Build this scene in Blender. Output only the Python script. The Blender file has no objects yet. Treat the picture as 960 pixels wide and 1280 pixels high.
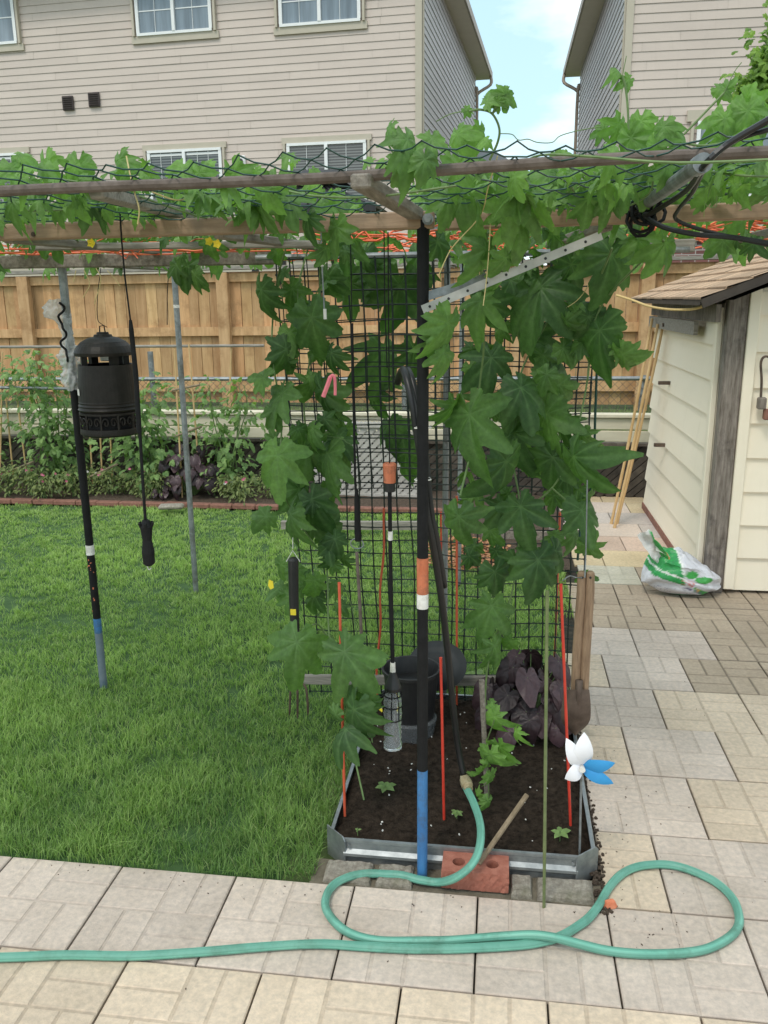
import bpy, math, random
import numpy as np
from mathutils import Vector, Matrix, noise as mnoise
R = math.radians
random.seed(11); rng = np.random.default_rng(5)
C = bpy.context.scene.collection

# ------------------------------------------------------------------ camera maths (a survey of the place)
F, CX, CY, H = 1050., 480., 640., 1.7
PITCH, YAW, ROLL = R(14.2), R(8), R(0.6)
f_ = Vector((-math.sin(YAW)*math.cos(PITCH), math.cos(YAW)*math.cos(PITCH), -math.sin(PITCH)))
r_ = Vector((math.cos(YAW), math.sin(YAW), 0)); u_ = r_.cross(f_)
RT = r_*math.cos(ROLL) - u_*math.sin(ROLL); UP = r_*math.sin(ROLL) + u_*math.cos(ROLL)
EYE = Vector((0, 0, H))
def ray(px, py): return f_ + RT*((px-CX)/F) - UP*((py-CY)/F)
def G(px, py, z=0.):                     # point at height z
    d = ray(px, py); return EYE + d*((z-H)/d.z)
def P(px, py, Y):                        # point at depth Y
    d = ray(px, py); return EYE + d*(Y/d.y)

# ------------------------------------------------------------------ materials
M = {}
def nodes(name):
    m = bpy.data.materials.new(name); m.use_nodes = True
    nt = m.node_tree; b = nt.nodes['Principled BSDF']; M[name] = m
    return m, nt, b
def N(nt, t, **k):
    n = nt.nodes.new(t)
    for a, v in k.items():
        if a.startswith('_'): n.inputs[a[1:].replace('_', ' ')].default_value = v
        else: setattr(n, a, v)
    return n
def rgba(c): return (c[0], c[1], c[2], 1)
def mix(nt, fac, a, b, blend='MIX'):
    n = nt.nodes.new('ShaderNodeMix'); n.data_type = 'RGBA'; n.blend_type = blend
    for s, v in ((0, fac), (6, a), (7, b)):
        if isinstance(v, (int, float)): n.inputs[s].default_value = v
        elif isinstance(v, tuple): n.inputs[s].default_value = v
        else: nt.links.new(v, n.inputs[s])
    return n.outputs[2]
def ramp(nt, src, stops):
    n = nt.nodes.new('ShaderNodeValToRGB'); e = n.color_ramp.elements
    while len(e) < len(stops): e.new(.5)
    for el, (p, c) in zip(e, stops): el.position = p; el.color = rgba(c)
    nt.links.new(src, n.inputs[0]); return n.outputs[0]
def noise(nt, scale, detail=4, rough=.6, stretch=None, obj=True):
    tc = nt.nodes.new('ShaderNodeTexCoord'); src = tc.outputs['Object']
    if stretch:
        mp = nt.nodes.new('ShaderNodeMapping'); mp.inputs['Scale'].default_value = stretch
        nt.links.new(src, mp.inputs[0]); src = mp.outputs[0]
    n = N(nt, 'ShaderNodeTexNoise', _Scale=scale, _Detail=detail, _Roughness=rough)
    nt.links.new(src, n.inputs['Vector']); return n.outputs['Fac']
def bump(nt, b, h, strength=.3, dist=.01):
    n = N(nt, 'ShaderNodeBump', _Strength=strength, _Distance=dist)
    nt.links.new(h, n.inputs['Height']); nt.links.new(n.outputs[0], b.inputs['Normal'])
def mat(name, c1, c2=None, scale=8, rough=.6, metal=0, stretch=None, bmp=0, bdist=.004, lo=.35, hi=.65, spec=None, dirt=None, dscale=2.0, vcol=False):
    m, nt, b = nodes(name)
    b.inputs['Roughness'].default_value = rough; b.inputs['Metallic'].default_value = metal
    if spec is not None: b.inputs['Specular IOR Level'].default_value = spec
    nz = noise(nt, scale, 6, .65, stretch)
    col = ramp(nt, nz, [(lo, c1), (hi, c2 or c1)])
    if vcol:
        a = N(nt, 'ShaderNodeVertexColor', layer_name='col'); col = mix(nt, 1., a.outputs[0], col, 'MULTIPLY')
        if name == 'paver': col = mix(nt, 1., col, ramp(nt, noise(nt, 2.3, 6, .7), [(.3, (.84, .83, .81)), (.6, (1.04, 1.04, 1.04))]), 'MULTIPLY')
    if dirt:
        nd = noise(nt, dscale, 5, .7)
        col = mix(nt, ramp(nt, nd, [(.5, (0, 0, 0)), (.72, (1, 1, 1))]), col, rgba(dirt))
    nt.links.new(col, b.inputs['Base Color'])
    if bmp: bump(nt, b, noise(nt, scale*3, 5, .7, stretch), bmp, bdist)
    return m

mat('steel', (.26, .28, .29), (.40, .42, .43), 25, .42, .75, bmp=.15, bdist=.001)
mat('galv', (.20, .22, .23), (.34, .36, .37), 30, .5, .6, dirt=(.14, .13, .11), dscale=9)
mat('rust_pipe', (.10, .075, .06), (.17, .135, .115), 30, .75, .1, bmp=.25, bdist=.002)
mat('black_plastic', (.012, .012, .013), (.02, .02, .021), 20, .45)
mat('black_matte', (.006, .006, .0065), (.011, .011, .012), 40, .7, bmp=.1, bdist=.001, spec=.25)
mat('trap_body', (.011, .009, .0075), (.02, .0165, .014), 30, .45, bmp=.06, bdist=.001, spec=.28)
mat('orange_tape', (.46, .12, .05), (.62, .20, .10), 30, .6, stretch=(1, 1, .25), bmp=.35, bdist=.002, dirt=(.25, .09, .05), dscale=26)
mat('white_tape', (.66, .64, .60), (.80, .79, .75), 40, .65, bmp=.3, bdist=.002, dirt=(.42, .39, .34), dscale=30)
mat('blue_paint', (.035, .14, .34), (.055, .20, .44), 9, .5, stretch=(3, 3, .8), bmp=.2, bdist=.001, dirt=(.06, .08, .11), dscale=17)
mat('grey_blue', (.10, .14, .19), (.17, .2, .23), 14, .5)
mat('beam', (.25, .165, .105), (.36, .25, .165), 7, .75, stretch=(1, 12, 12), bmp=.3, bdist=.003, dirt=(.19, .14, .1), dscale=5)
mat('old_wood', (.15, .125, .10), (.29, .255, .215), 6, .85, stretch=(12, 1.5, 12), bmp=.5, bdist=.004)
mat('grey_wood', (.19, .17, .145), (.34, .31, .27), 6, .85, stretch=(1.5, 14, 14), bmp=.5, bdist=.004)
mat('weathered_post', (.11, .088, .07), (.31, .27, .235), 5, .9, stretch=(14, 14, 1.6), bmp=.7, bdist=.006, lo=.3, hi=.7, dirt=(.07, .055, .05), dscale=6)
mat('cedar', (.47, .27, .125), (.63, .395, .205), 3, .8, stretch=(6, 6, .7), bmp=.25, bdist=.004, vcol=True, dirt=(.33, .18, .08), dscale=3.3)
mat('tool_wood', (.20, .125, .075), (.34, .225, .14), 8, .7, stretch=(9, 9, 1.3), bmp=.3, bdist=.002)
mat('bamboo', (.50, .32, .14), (.64, .44, .22), 12, .55, stretch=(1, 1, .4))
mat('green_bamboo', (.10, .135, .05), (.17, .20, .085), 20, .5)
mat('dead_stick', (.17, .125, .075), (.28, .215, .14), 14, .8, stretch=(4, 4, 1), bmp=.4, bdist=.003)
mat('red_stake', (.50, .035, .022), (.62, .055, .03), 20, .42)
mat('orange_stake', (.52, .075, .035), (.62, .12, .055), 20, .45)
mat('rust_steel', (.08, .055, .042), (.16, .115, .09), 16, .65, .5, bmp=.3, bdist=.002)
mat('net', (.008, .045, .033), (.015, .065, .048), 20, .5)
mat('net_dark', (.006, .014, .011), (.011, .022, .018), 20, .5)
mat('orange_net', (.75, .11, .04), (.85, .2, .08), 20, .5)
mat('hose', (.105, .31, .235), (.145, .365, .28), 9, .5, bmp=.1, bdist=.001, dirt=(.085, .22, .16), dscale=11, vcol=True)
mat('hose_black', (.009, .009, .01), (.014, .014, .015), 20, .42)
mat('grey_lid', (.018, .02, .022), (.036, .039, .042), 9, .55, bmp=.1)
mat('brace_alu', (.40, .39, .37), (.52, .51, .49), 18, .6, .15)
mat('fascia_dark', (.035, .027, .022), (.06, .047, .038), 8, .7)
mat('brass', (.42, .34, .2), (.55, .47, .33), 30, .45, .4)
mat('red_brick', (.31, .105, .07), (.42, .165, .115), 30, .9, bmp=.7, bdist=.004, dirt=(.28, .09, .06), dscale=12)
mat('orange_chip', (.55, .14, .06), (.66, .24, .13), 22, .8, bmp=.4)
mat('cobble', (.22, .19, .155), (.40, .36, .30), 60, .95, bmp=1., bdist=.006, dirt=(.15, .14, .09), dscale=9)
mat('pinwheel_white', (.80, .80, .85), (.86, .86, .9), 10, .4)
mat('pinwheel_blue', (.025, .24, .55), (.035, .30, .62), 10, .4)
mat('house_trim', (.47, .415, .33), (.50, .445, .36), 3, .6)
mat('white_vinyl', (.78, .78, .78), (.82, .82, .82), 6, .4)
mat('soffit', (.62, .53, .44), (.66, .57, .47), 3, .6)
mat('fascia', (.33, .26, .20), (.37, .30, .23), 3, .5)
mat('vent_brown', (.045, .03, .028), (.06, .042, .04), 10, .5)
mat('roof_grey', (.03, .031, .034), (.05, .051, .055), 6, .5)
mat('roof_asphalt', (.10, .08, .07), (.2, .16, .14), 12, .95)
mat('grey_wall', (.30, .30, .30), (.34, .34, .34), 2, .8)
mat('cream_board', (.66, .60, .46), (.74, .68, .53), 3, .7, stretch=(1, 4, 4), bmp=.1, dirt=(.5, .44, .32), dscale=2.5)
mat('dark_lattice', (.05, .041, .033), (.12, .10, .08), 10, .9, bmp=.4, vcol=True)
mat('light_lattice', (.36, .34, .31), (.47, .45, .42), 8, .85)
mat('soil', (.02, .0145, .0105), (.085, .062, .046), 45, 1., bmp=1., bdist=.02, lo=.3, hi=.75, spec=.1)
mat('bark_mulch', (.07, .045, .03), (.17, .12, .085), 60, 1., bmp=1., bdist=.02, lo=.3, hi=.7)
mat('wood_chip', (.42, .17, .07), (.68, .42, .22), 40, .9, vcol=True)
mat('edging', (.19, .085, .062), (.29, .14, .10), 25, .9, bmp=.6, bdist=.006)
mat('lawn_base', (.03, .075, .02), (.07, .13, .04), 25, 1.)
mat('dirt', (.10, .085, .06), (.20, .17, .125), 20, 1., bmp=.6, bdist=.01)
mat('far_ground', (.06, .10, .03), (.12, .16, .06), 4, 1., bmp=.6, bdist=.02)
mat('stem', (.10, .17, .05), (.16, .24, .085), 30, .6)
mat('dry_tendril', (.45, .37, .15), (.60, .50, .24), 30, .7)
mat('yellow_cord', (.55, .37, .14), (.66, .47, .2), 40, .7)
mat('trunk', (.09, .065, .045), (.17, .13, .1), 12, .95, stretch=(6, 6, 1), bmp=.8, bdist=.02)
mat('yellow_flower', (.80, .60, .02), (.86, .70, .05), 20, .6)
mat('pink', (.75, .16, .22), (.82, .24, .28), 20, .6)
mat('pink_flower', (.50, .09, .19), (.66, .22, .32), 9, .6)
mat('brick_wall_mortar', (.35, .30, .28), (.42, .37, .34), 9, .95)
mat('paver', (.80, .80, .80), (1.05, 1.03, 1.0), 55, .92, bmp=.35, bdist=.003, vcol=True, dirt=(.22, .2, .17), dscale=3.1)
mat('paver_gap', (.018, .015, .011), (.06, .05, .035), 30, 1.)
# stains on the pavers stay small
nt = M['paver'].node_tree
for n in nt.nodes:
    if n.bl_idname == 'ShaderNodeValToRGB' and abs(n.color_ramp.elements[0].position-.5) < 1e-6:
        n.color_ramp.elements[0].position = .60; n.color_ramp.elements[1].position = .88; n.color_ramp.elements[1].color = (.6, .6, .6, 1)

def siding_mat(name, c1, c2):
    m, nt, b = nodes(name); b.inputs['Roughness'].default_value = .55
    col = ramp(nt, noise(nt, 1.2, 4, .6, (1, 1, 3)), [(.3, c1), (.7, c2)])
    a = N(nt, 'ShaderNodeVertexColor', layer_name='col'); col = mix(nt, 1., a.outputs[0], col, 'MULTIPLY')
    st = noise(nt, 3, 5, .7, (5, 5, .5))
    col = mix(nt, ramp(nt, st, [(.55, (0, 0, 0)), (.8, (.25, .25, .25))]), col, rgba((c1[0]*.72, c1[1]*.7, c1[2]*.66)))
    nt.links.new(col, b.inputs['Base Color']); bump(nt, b, noise(nt, 9, 4, .6, (.6, .6, 6)), .12, .003)
siding_mat('siding', (.55, .462, .408), (.595, .50, .442))
siding_mat('siding_side', (.52, .48, .475), (.56, .52, .51))  # greyer copy of the siding; shade of the gap walls is in the colour
siding_mat('shed_siding', (.85, .765, .61), (.88, .80, .655))
m, nt, b = nodes('shingle'); b.inputs['Roughness'].default_value = .95
a = N(nt, 'ShaderNodeVertexColor', layer_name='col')
nt.links.new(mix(nt, 1., a.outputs[0], ramp(nt, noise(nt, 90, 3, .7), [(.3, (.6, .6, .6)), (.7, (1.15, 1.12, 1.1))]), 'MULTIPLY'), b.inputs['Base Color'])
bump(nt, b, noise(nt, 160, 3), .5, .003)
m, nt, b = nodes('brick_wall'); b.inputs['Roughness'].default_value = .9
bt = N(nt, 'ShaderNodeTexBrick', _Color1=rgba((.13, .055, .05)), _Color2=rgba((.21, .085, .075)), _Mortar=rgba((.36, .32, .3)), _Scale=1., _Mortar_Size=.011, _Brick_Width=.26, _Row_Height=.086)
tc = N(nt, 'ShaderNodeTexCoord'); sx = N(nt, 'ShaderNodeSeparateXYZ'); cx_ = N(nt, 'ShaderNodeCombineXYZ')
nt.links.new(tc.outputs['Object'], sx.inputs[0]); nt.links.new(sx.outputs[0], cx_.inputs[0]); nt.links.new(sx.outputs[2], cx_.inputs[1])
nt.links.new(cx_.outputs[0], bt.inputs['Vector']); nt.links.new(bt.outputs['Color'], b.inputs['Base Color'])
m, nt, b = nodes('window_glass'); b.inputs['Roughness'].default_value = .06; b.inputs['Specular IOR Level'].default_value = .7
nt.links.new(ramp(nt, noise(nt, 1.6, 3, .6, (3.5, 3.5, .35)), [(.3, (.13, .155, .18)), (.7, (.26, .31, .36))]), b.inputs['Base Color'])
m, nt, b = nodes('window_blind'); b.inputs['Roughness'].default_value = .1; b.inputs['Specular IOR Level'].default_value = .7
wv = N(nt, 'ShaderNodeTexWave', bands_direction='Z', _Scale=5.5, _Distortion=.1)
tc = N(nt, 'ShaderNodeTexCoord'); nt.links.new(tc.outputs['Object'], wv.inputs['Vector'])
nt.links.new(ramp(nt, wv.outputs['Fac'], [(.3, (.045, .05, .05)), (.7, (.17, .18, .175))]), b.inputs['Base Color'])
m, nt, b = nodes('clear_plastic'); b.inputs['Roughness'].default_value = .12
b.inputs['Base Color'].default_value = (.85, .88, .9, 1); b.inputs['Transmission Weight'].default_value = .85; b.inputs['IOR'].default_value = 1.12
b.inputs['Specular IOR Level'].default_value = .9
m, nt, b = nodes('smoky_plastic'); b.inputs['Roughness'].default_value = .2
b.inputs['Base Color'].default_value = (.22, .23, .24, 1); b.inputs['Transmission Weight'].default_value = .6; b.inputs['IOR'].default_value = 1.1
m, nt, b = nodes('bag_film'); b.inputs['Roughness'].default_value = .25
b.inputs['Base Color'].default_value = (.75, .76, .76, 1); b.inputs['Alpha'].default_value = .5
bump(nt, b, noise(nt, 38, 5, .6), 1., .01)
m, nt, b = nodes('bag'); b.inputs['Roughness'].default_value = .32
a = N(nt, 'ShaderNodeVertexColor', layer_name='col'); nt.links.new(a.outputs[0], b.inputs['Base Color'])
bump(nt, b, noise(nt, 16, 4, .55), .8, .02)

def leaf_mat(name, dark, light, vein, trans=.35, rough=.5):
    m, nt, b = nodes(name); b.inputs['Roughness'].default_value = rough; b.inputs['Specular IOR Level'].default_value = .35
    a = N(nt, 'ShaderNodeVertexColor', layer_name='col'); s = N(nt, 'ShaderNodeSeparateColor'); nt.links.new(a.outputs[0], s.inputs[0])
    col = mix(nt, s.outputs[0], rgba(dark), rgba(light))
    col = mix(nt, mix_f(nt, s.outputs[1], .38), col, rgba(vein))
    nz = ramp(nt, noise(nt, 60, 4, .6), [(.3, (.75, .75, .75)), (.7, (1.15, 1.15, 1.1))])
    col = mix(nt, 1., col, nz, 'MULTIPLY')
    nt.links.new(col, b.inputs['Base Color'])
    bump(nt, b, noise(nt, 90, 3, .6), .35, .004)
    t = N(nt, 'ShaderNodeBsdfTranslucent'); br = mix(nt, 1., col, (1.25, 1.5, .6, 1), 'MULTIPLY'); nt.links.new(br, t.inputs[0])
    ms = nt.nodes.new('ShaderNodeMixShader'); ms.inputs[0].default_value = trans
    nt.links.new(b.outputs[0], ms.inputs[1]); nt.links.new(t.outputs[0], ms.inputs[2])
    nt.links.new(ms.outputs[0], nt.nodes['Material Output'].inputs['Surface'])
def mix_f(nt, src, k):
    n = N(nt, 'ShaderNodeMath', operation='MULTIPLY'); n.inputs[1].default_value = k; nt.links.new(src, n.inputs[0]); return n.outputs[0]
leaf_mat('vine_leaf', (.046, .108, .034), (.20, .37, .085), (.21, .35, .15), .38)
leaf_mat('plant_leaf', (.06, .14, .045), (.26, .39, .13), (.28, .4, .17), .35)
leaf_mat('border_leaf', (.05, .095, .03), (.28, .33, .11), (.28, .3, .14), .3)
leaf_mat('purple_leaf', (.016, .009, .012), (.085, .048, .058), (.13, .085, .095), .06, .36)
leaf_mat('tree_leaf', (.10, .20, .03), (.27, .42, .08), (.18, .28, .08), .35)
leaf_mat('grass', (.095, .21, .058), (.56, .75, .255), (.66, .60, .34), .38, .5)

# ------------------------------------------------------------------ mesh helpers
ROOT = {}
class MB:
    def __init__(s): s.v = []; s.f = []; s.c = []; s.mi = []; s.n = 0; s.anycol = False
    def add(s, v, f, c=None, mi=0):
        v = [tuple(p) for p in v]
        s.v += v; n = s.n; s.f += [tuple(i+n for i in q) for q in f]; s.n += len(v)
        if c is not None: s.anycol = True
        if c is not None and not isinstance(c[0], (int, float)): s.c += [tuple(x) for x in c]
        else: s.c += [tuple(c) if c is not None else (1, 1, 1)]*len(v)
        s.mi += [mi]*len(f); return s
    def box(s, lo, hi, c=None, mi=0, ch=0.):
        lo = Vector(lo); hi = Vector(hi); ce = (lo+hi)/2; return s.obox(ce, Matrix.Identity(3), hi-lo, c, mi, ch)
    def obox(s, ce, rot, size, c=None, mi=0, ch=0.):
        ce = Vector(ce); hx, hy, hz = size[0]/2, size[1]/2, size[2]/2
        if ch <= 0:
            v = [ce+rot@Vector((x*hx, y*hy, z*hz)) for z in (-1, 1) for x, y in ((-1, -1), (1, -1), (1, 1), (-1, 1))]
            f = [(3, 2, 1, 0), (4, 5, 6, 7), (0, 1, 5, 4), (1, 2, 6, 5), (2, 3, 7, 6), (3, 0, 4, 7)]
            return s.add(v, f, c, mi)
        b = min(ch, hx*.9, hy*.9, hz*.9); rings = []
        for z, k in ((-hz, b), (-hz+b, 0), (hz-b, 0), (hz, b)):
            X, Y = hx-k, hy-k; e = b if k == 0 else b*.4
            rings.append([(-X+e, -Y), (X-e, -Y), (X, -Y+e), (X, Y-e), (X-e, Y), (-X+e, Y), (-X, Y-e), (-X, -Y+e)])
        v = []
        for (z, k), rg in zip(((-hz, b), (-hz+b, 0), (hz-b, 0), (hz, b)), rings): v += [ce+rot@Vector((x, y, z)) for x, y in rg]
        f = [tuple(reversed(range(8))), tuple(range(24, 32))]
        for k in range(3):
            for i in range(8): j = (i+1) % 8; f.append((k*8+i, k*8+j, k*8+8+j, k*8+8+i))
        return s.add(v, f, c, mi)
    def bar(s, p0, p1, w, h, c=None, up=(0, 0, 1), ch=0., mi=0):
        p0 = Vector(p0); p1 = Vector(p1); d = p1-p0; x = d.normalized(); up = Vector(up)
        y = up.cross(x)
        if y.length < 1e-4: y = Vector((0, 1, 0)).cross(x)
        y.normalize(); z = x.cross(y); rot = Matrix((x, y, z)).transposed()
        return s.obox((p0+p1)/2, rot, (d.length, w, h), c, mi, ch)
    def tube(s, pts, r, n=8, c=None, cap=True, mi=0):
        pts = [Vector(p) for p in pts]; m = len(pts); rs = r if isinstance(r, (list, tuple)) else [r]*m
        v = []; prev = None
        for i, p in enumerate(pts):
            t = (pts[min(i+1, m-1)]-pts[max(i-1, 0)])
            t = t.normalized() if t.length > 1e-9 else Vector((0, 0, 1))
            if prev is None:
                a = Vector((0, 0, 1)) if abs(t.z) < .9 else Vector((1, 0, 0)); x = t.cross(a).normalized()
            else:
                x = prev - t*prev.dot(t); x = x.normalized() if x.length > 1e-6 else t.orthogonal().normalized()
            prev = x; y = t.cross(x)
            for k in range(n): a = 2*math.pi*k/n; v.append(p+(x*math.cos(a)+y*math.sin(a))*rs[i])
        f = [(i*n+k, i*n+(k+1) % n, (i+1)*n+(k+1) % n, (i+1)*n+k) for i in range(m-1) for k in range(n)]
        if cap: f += [tuple(reversed(range(n))), tuple(range((m-1)*n, m*n))]
        return s.add(v, f, c, mi)
    def lathe(s, ce, prof, n=24, c=None, mi=0):      # prof: list of (r, z)
        ce = Vector(ce); v = []
        for r, z in prof:
            for k in range(n): a = 2*math.pi*k/n; v.append(ce+Vector((r*math.cos(a), r*math.sin(a), z)))
        f = [(i*n+k, i*n+(k+1) % n, (i+1)*n+(k+1) % n, (i+1)*n+k) for i in range(len(prof)-1) for k in range(n)]
        if prof[0][0] > 1e-5: f.append(tuple(reversed(range(n))))
        if prof[-1][0] > 1e-5: f.append(tuple(range((len(prof)-1)*n, len(prof)*n)))
        return s.add(v, f, c, mi)
    def build(s, name, m, parent=None, smooth=False, loc=None):
        root = Vector((0, 0, 0))
        if parent is not None: root = ROOT[parent.name]
        elif loc is not None: root = Vector(loc)
        me = bpy.data.meshes.new(name)
        v = np.array(s.v, dtype=np.float64).reshape(-1, 3)-np.array(root)
        me.from_pydata(v.tolist(), [], s.f)
        for mm in (m if isinstance(m, (list, tuple)) else [m]): me.materials.append(M[mm])
        if any(s.mi): me.polygons.foreach_set('material_index', s.mi)
        if s.anycol or 'siding' in str(m):
            at = me.color_attributes.new('col', 'FLOAT_COLOR', 'POINT')
            cc = np.ones((len(s.v), 4), dtype=np.float32); cc[:, :3] = np.array(s.c); at.data.foreach_set('color', cc.ravel())
        if smooth: me.polygons.foreach_set('use_smooth', [True]*len(me.polygons))
        me.update()
        o = bpy.data.objects.new(name, me); C.objects.link(o)
        if parent is not None: o.parent = parent
        elif loc is not None: o.location = root
        ROOT[o.name] = root
        return o
def npmesh(name, V, Fc, m, col=None, parent=None, loc=None, smooth=False):
    b = MB(); root = Vector((0, 0, 0))
    if parent is not None: root = ROOT[parent.name]
    elif loc is not None: root = Vector(loc)
    me = bpy.data.meshes.new(name); nv = len(V); nf = len(Fc); k = Fc.shape[1]
    V = V-np.array(root)
    me.vertices.add(nv); me.vertices.foreach_set('co', V.astype(np.float32).ravel())
    me.loops.add(nf*k); me.polygons.add(nf)
    me.loops.foreach_set('vertex_index', Fc.astype(np.int32).ravel())
    me.polygons.foreach_set('loop_start', np.arange(0, nf*k, k, dtype=np.int32))
    me.update(calc_edges=True); me.validate()
    me.materials.append(M[m])
    if col is not None:
        at = me.color_attributes.new('col', 'FLOAT_COLOR', 'POINT')
        cc = np.ones((nv, 4), dtype=np.float32); cc[:, :3] = col; at.data.foreach_set('color', cc.ravel())
    if smooth: me.polygons.foreach_set('use_smooth', np.ones(nf, dtype=bool))
    o = bpy.data.objects.new(name, me); C.objects.link(o)
    if parent is not None: o.parent = parent
    elif loc is not None: o.location = root
    ROOT[o.name] = root
    return o
def tag(o, label, cat, group=None):
    o['label'] = label; o['category'] = cat
    if group: o['group'] = group
    return o
def thing(name, label, cat, loc, group=None):
    o = bpy.data.objects.new(name, None); C.objects.link(o); o.location = Vector(loc); o.empty_display_size = .1
    ROOT[o.name] = Vector(loc); return tag(o, label, cat, group)
def struct(o, kind='structure'): o['kind'] = kind; return o
def lerp(a, b, t): return a+(b-a)*t
def smooth_path(pts, n=8):                # Catmull-Rom
    pts = [Vector(p) for p in pts]; q = [pts[0]*2-pts[1]]+pts+[pts[-1]*2-pts[-2]]; out = []
    for i in range(1, len(q)-2):
        for k in range(n):
            t = k/n; a, b, c, d = q[i-1:i+3]
            out.append(.5*((2*b)+(c-a)*t+(2*a-5*b+4*c-d)*t*t+(3*b-a-3*c+d)*t**3))
    return out+[pts[-1]]
def fb(x, y, s): return mnoise.noise((x*s, y*s, 3.7))

# ------------------------------------------------------------------ leaf templates
HEART_R = [(0, 1.), (12, .80), (28, .64), (50, .53), (75, .47), (100, .44), (130, .41), (150, .37), (166, .27), (180, .06)]
def leaf_template(kind, seed, nang, nr):
    rd = random.Random(seed); V = []; Cc = []
    ph0 = rd.uniform(0, 6); u = rd.uniform
    if kind == 'vine':
        lobes = [(u(-8, 8), 1.0, u(22, 28)), (u(38, 54), u(.66, .95), u(20, 26)), (-u(38, 54), u(.66, .95), u(20, 26)),
                 (u(82, 108), u(.46, .74), u(20, 27)), (-u(82, 108), u(.46, .74), u(20, 27)), (u(135, 150), u(.30, .46), 30), (-u(135, 150), u(.30, .46), 30)]
        sinus = u(.30, .48); teeth = u(.05, .085); tf = u(15, 24)
    elif kind == 'heart': lobes = []; teeth = .02; tf = 9
    else:
        lobes = [(0, 1, 34), (62, .55, 30), (-62, .55, 30), (120, .45, 40), (-120, .45, 40)]; sinus = .3; teeth = .05; tf = 18
    droop = u(.12, .75) if kind == 'vine' else u(.2, .55); fold = u(.04, .20); ph = u(0, 6); sx = u(-.35, .35); cup = u(-.1, 1.0) if kind == 'vine' else u(-.25, .45)
    ld = [u(-.42, .34) for _ in range(9)]
    V.append((0, 0, 0)); Cc.append(1.)
    rr = [i/nr for i in range(1, nr+1)]
    for i in range(nang):
        th = -180+360*(i+.5)/nang
        if kind == 'heart':
            t = abs(th)
            for (a0, r0), (a1, r1) in zip(HEART_R[:-1], HEART_R[1:]):
                if a0 <= t <= a1: Rr = lerp(r0, r1, (t-a0)/(a1-a0))
            Rr *= 1+.04*math.sin(th*.09+ph0); li = 0 if t < 60 else 1 if th > 0 else 2
            vd = min([abs(th-a) for a in (0, 32, -32, 70, -70, 115, -115)])/26.
        else:
            Rr = sinus; best = 999; li = 8
            for q, (a, L, w) in enumerate(lobes):
                d = abs((th-a+180) % 360-180)
                if d < w*1.35: Rr = max(Rr, L*(1-(d/(w*1.35))**1.3*(1-sinus*.9)))
                if d < best: best = d; li = q
            if abs(th) > 166: Rr *= .45
            Rr *= 1+teeth*(2*((th*tf/360+.4*math.sin(th*.05+ph0)) % 1)-1)
            vd = best/25.
        a = math.radians(th)
        for r in rr:
            rad = Rr*r; x = math.sin(a)*rad; y = math.cos(a)*rad
            z = -droop*rad*rad+fold*rad*min(vd, 1.)+ld[li]*rad*rad*rad+.04*math.sin(5*a+ph)*rad-cup*x*x+sx*x*y
            z += .016*math.sin(rad*26+min(vd, 1)*7)*min(1, vd*2)*min(1, rad*2)
            z -= .30*max(0, rad-.55)**2*droop*2
            V.append((x, y*(1-.10*droop*rad), z)); Cc.append(max(0., 1-vd*3.4)*(1-.3*r)+.12*max(0, math.sin(rad*26+min(vd, 1)*7)))
    Fq = []
    for i in range(nang):
        j = (i+1) % nang; a0 = 1+i*nr; b0 = 1+j*nr
        Fq.append((0, b0, a0))
        for k in range(nr-1): Fq += [(a0+k, b0+k, b0+k+1), (a0+k, b0+k+1, a0+k+1)]
    return np.array(V), np.array(Fq), np.array(Cc)
HI = [leaf_template('vine', s, 90, 6) for s in range(26)]
LO = [leaf_template('vine', s+40, 48, 3) for s in range(14)]
HEART = [leaf_template('heart', s, 36, 4) for s in range(8)]
SMALL = [leaf_template('tom', s, 20, 2) for s in range(4)]
def oval(n=3):
    V = [(0, 0, 0)]; ws = [.22, .26, .16]; Fq = []
    V = [(0, 0, 0), (.2, .35, .05), (0, .4, -.02), (-.2, .35, .05), (.17, .7, .02), (0, .72, -.06), (-.17, .7, .02), (0, 1, -.18)]
    Fq = [(0, 1, 2), (0, 2, 3), (1, 4, 5), (1, 5, 2), (2, 5, 6), (2, 6, 3), (4, 7, 5), (5, 7, 6)]
    return np.array(V, float), np.array(Fq), np.array([1, .2, .8, .2, .2, .7, .2, .3])
OVAL = [oval()]
class Leaves:
    def __init__(s): s.V = []; s.F = []; s.C = []; s.n = 0
    def put(s, tmpl, pos, tipdir, normal, size, bright, width=1.):
        V, Fq, vc = tmpl
        y = Vector(tipdir).normalized(); n = Vector(normal); n = (n-y*n.dot(y))
        n = n.normalized() if n.length > 1e-5 else y.orthogonal().normalized(); x = y.cross(n)
        B = np.array([x*width, y, n]); s.V.append(V@B*size+np.array(pos)); s.F.append(Fq+s.n); s.n += len(V)
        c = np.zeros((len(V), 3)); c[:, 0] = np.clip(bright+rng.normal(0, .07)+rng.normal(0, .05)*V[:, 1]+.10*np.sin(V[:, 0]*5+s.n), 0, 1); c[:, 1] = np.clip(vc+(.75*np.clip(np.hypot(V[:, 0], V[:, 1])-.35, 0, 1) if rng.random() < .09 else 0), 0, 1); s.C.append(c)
    def build(s, name, m, parent): return npmesh(name, np.concatenate(s.V), np.concatenate(s.F), m, np.concatenate(s.C), parent, smooth=True)
def rv(a=1.): return Vector((random.uniform(-a, a), random.uniform(-a, a), random.uniform(-a, a)))

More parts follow.
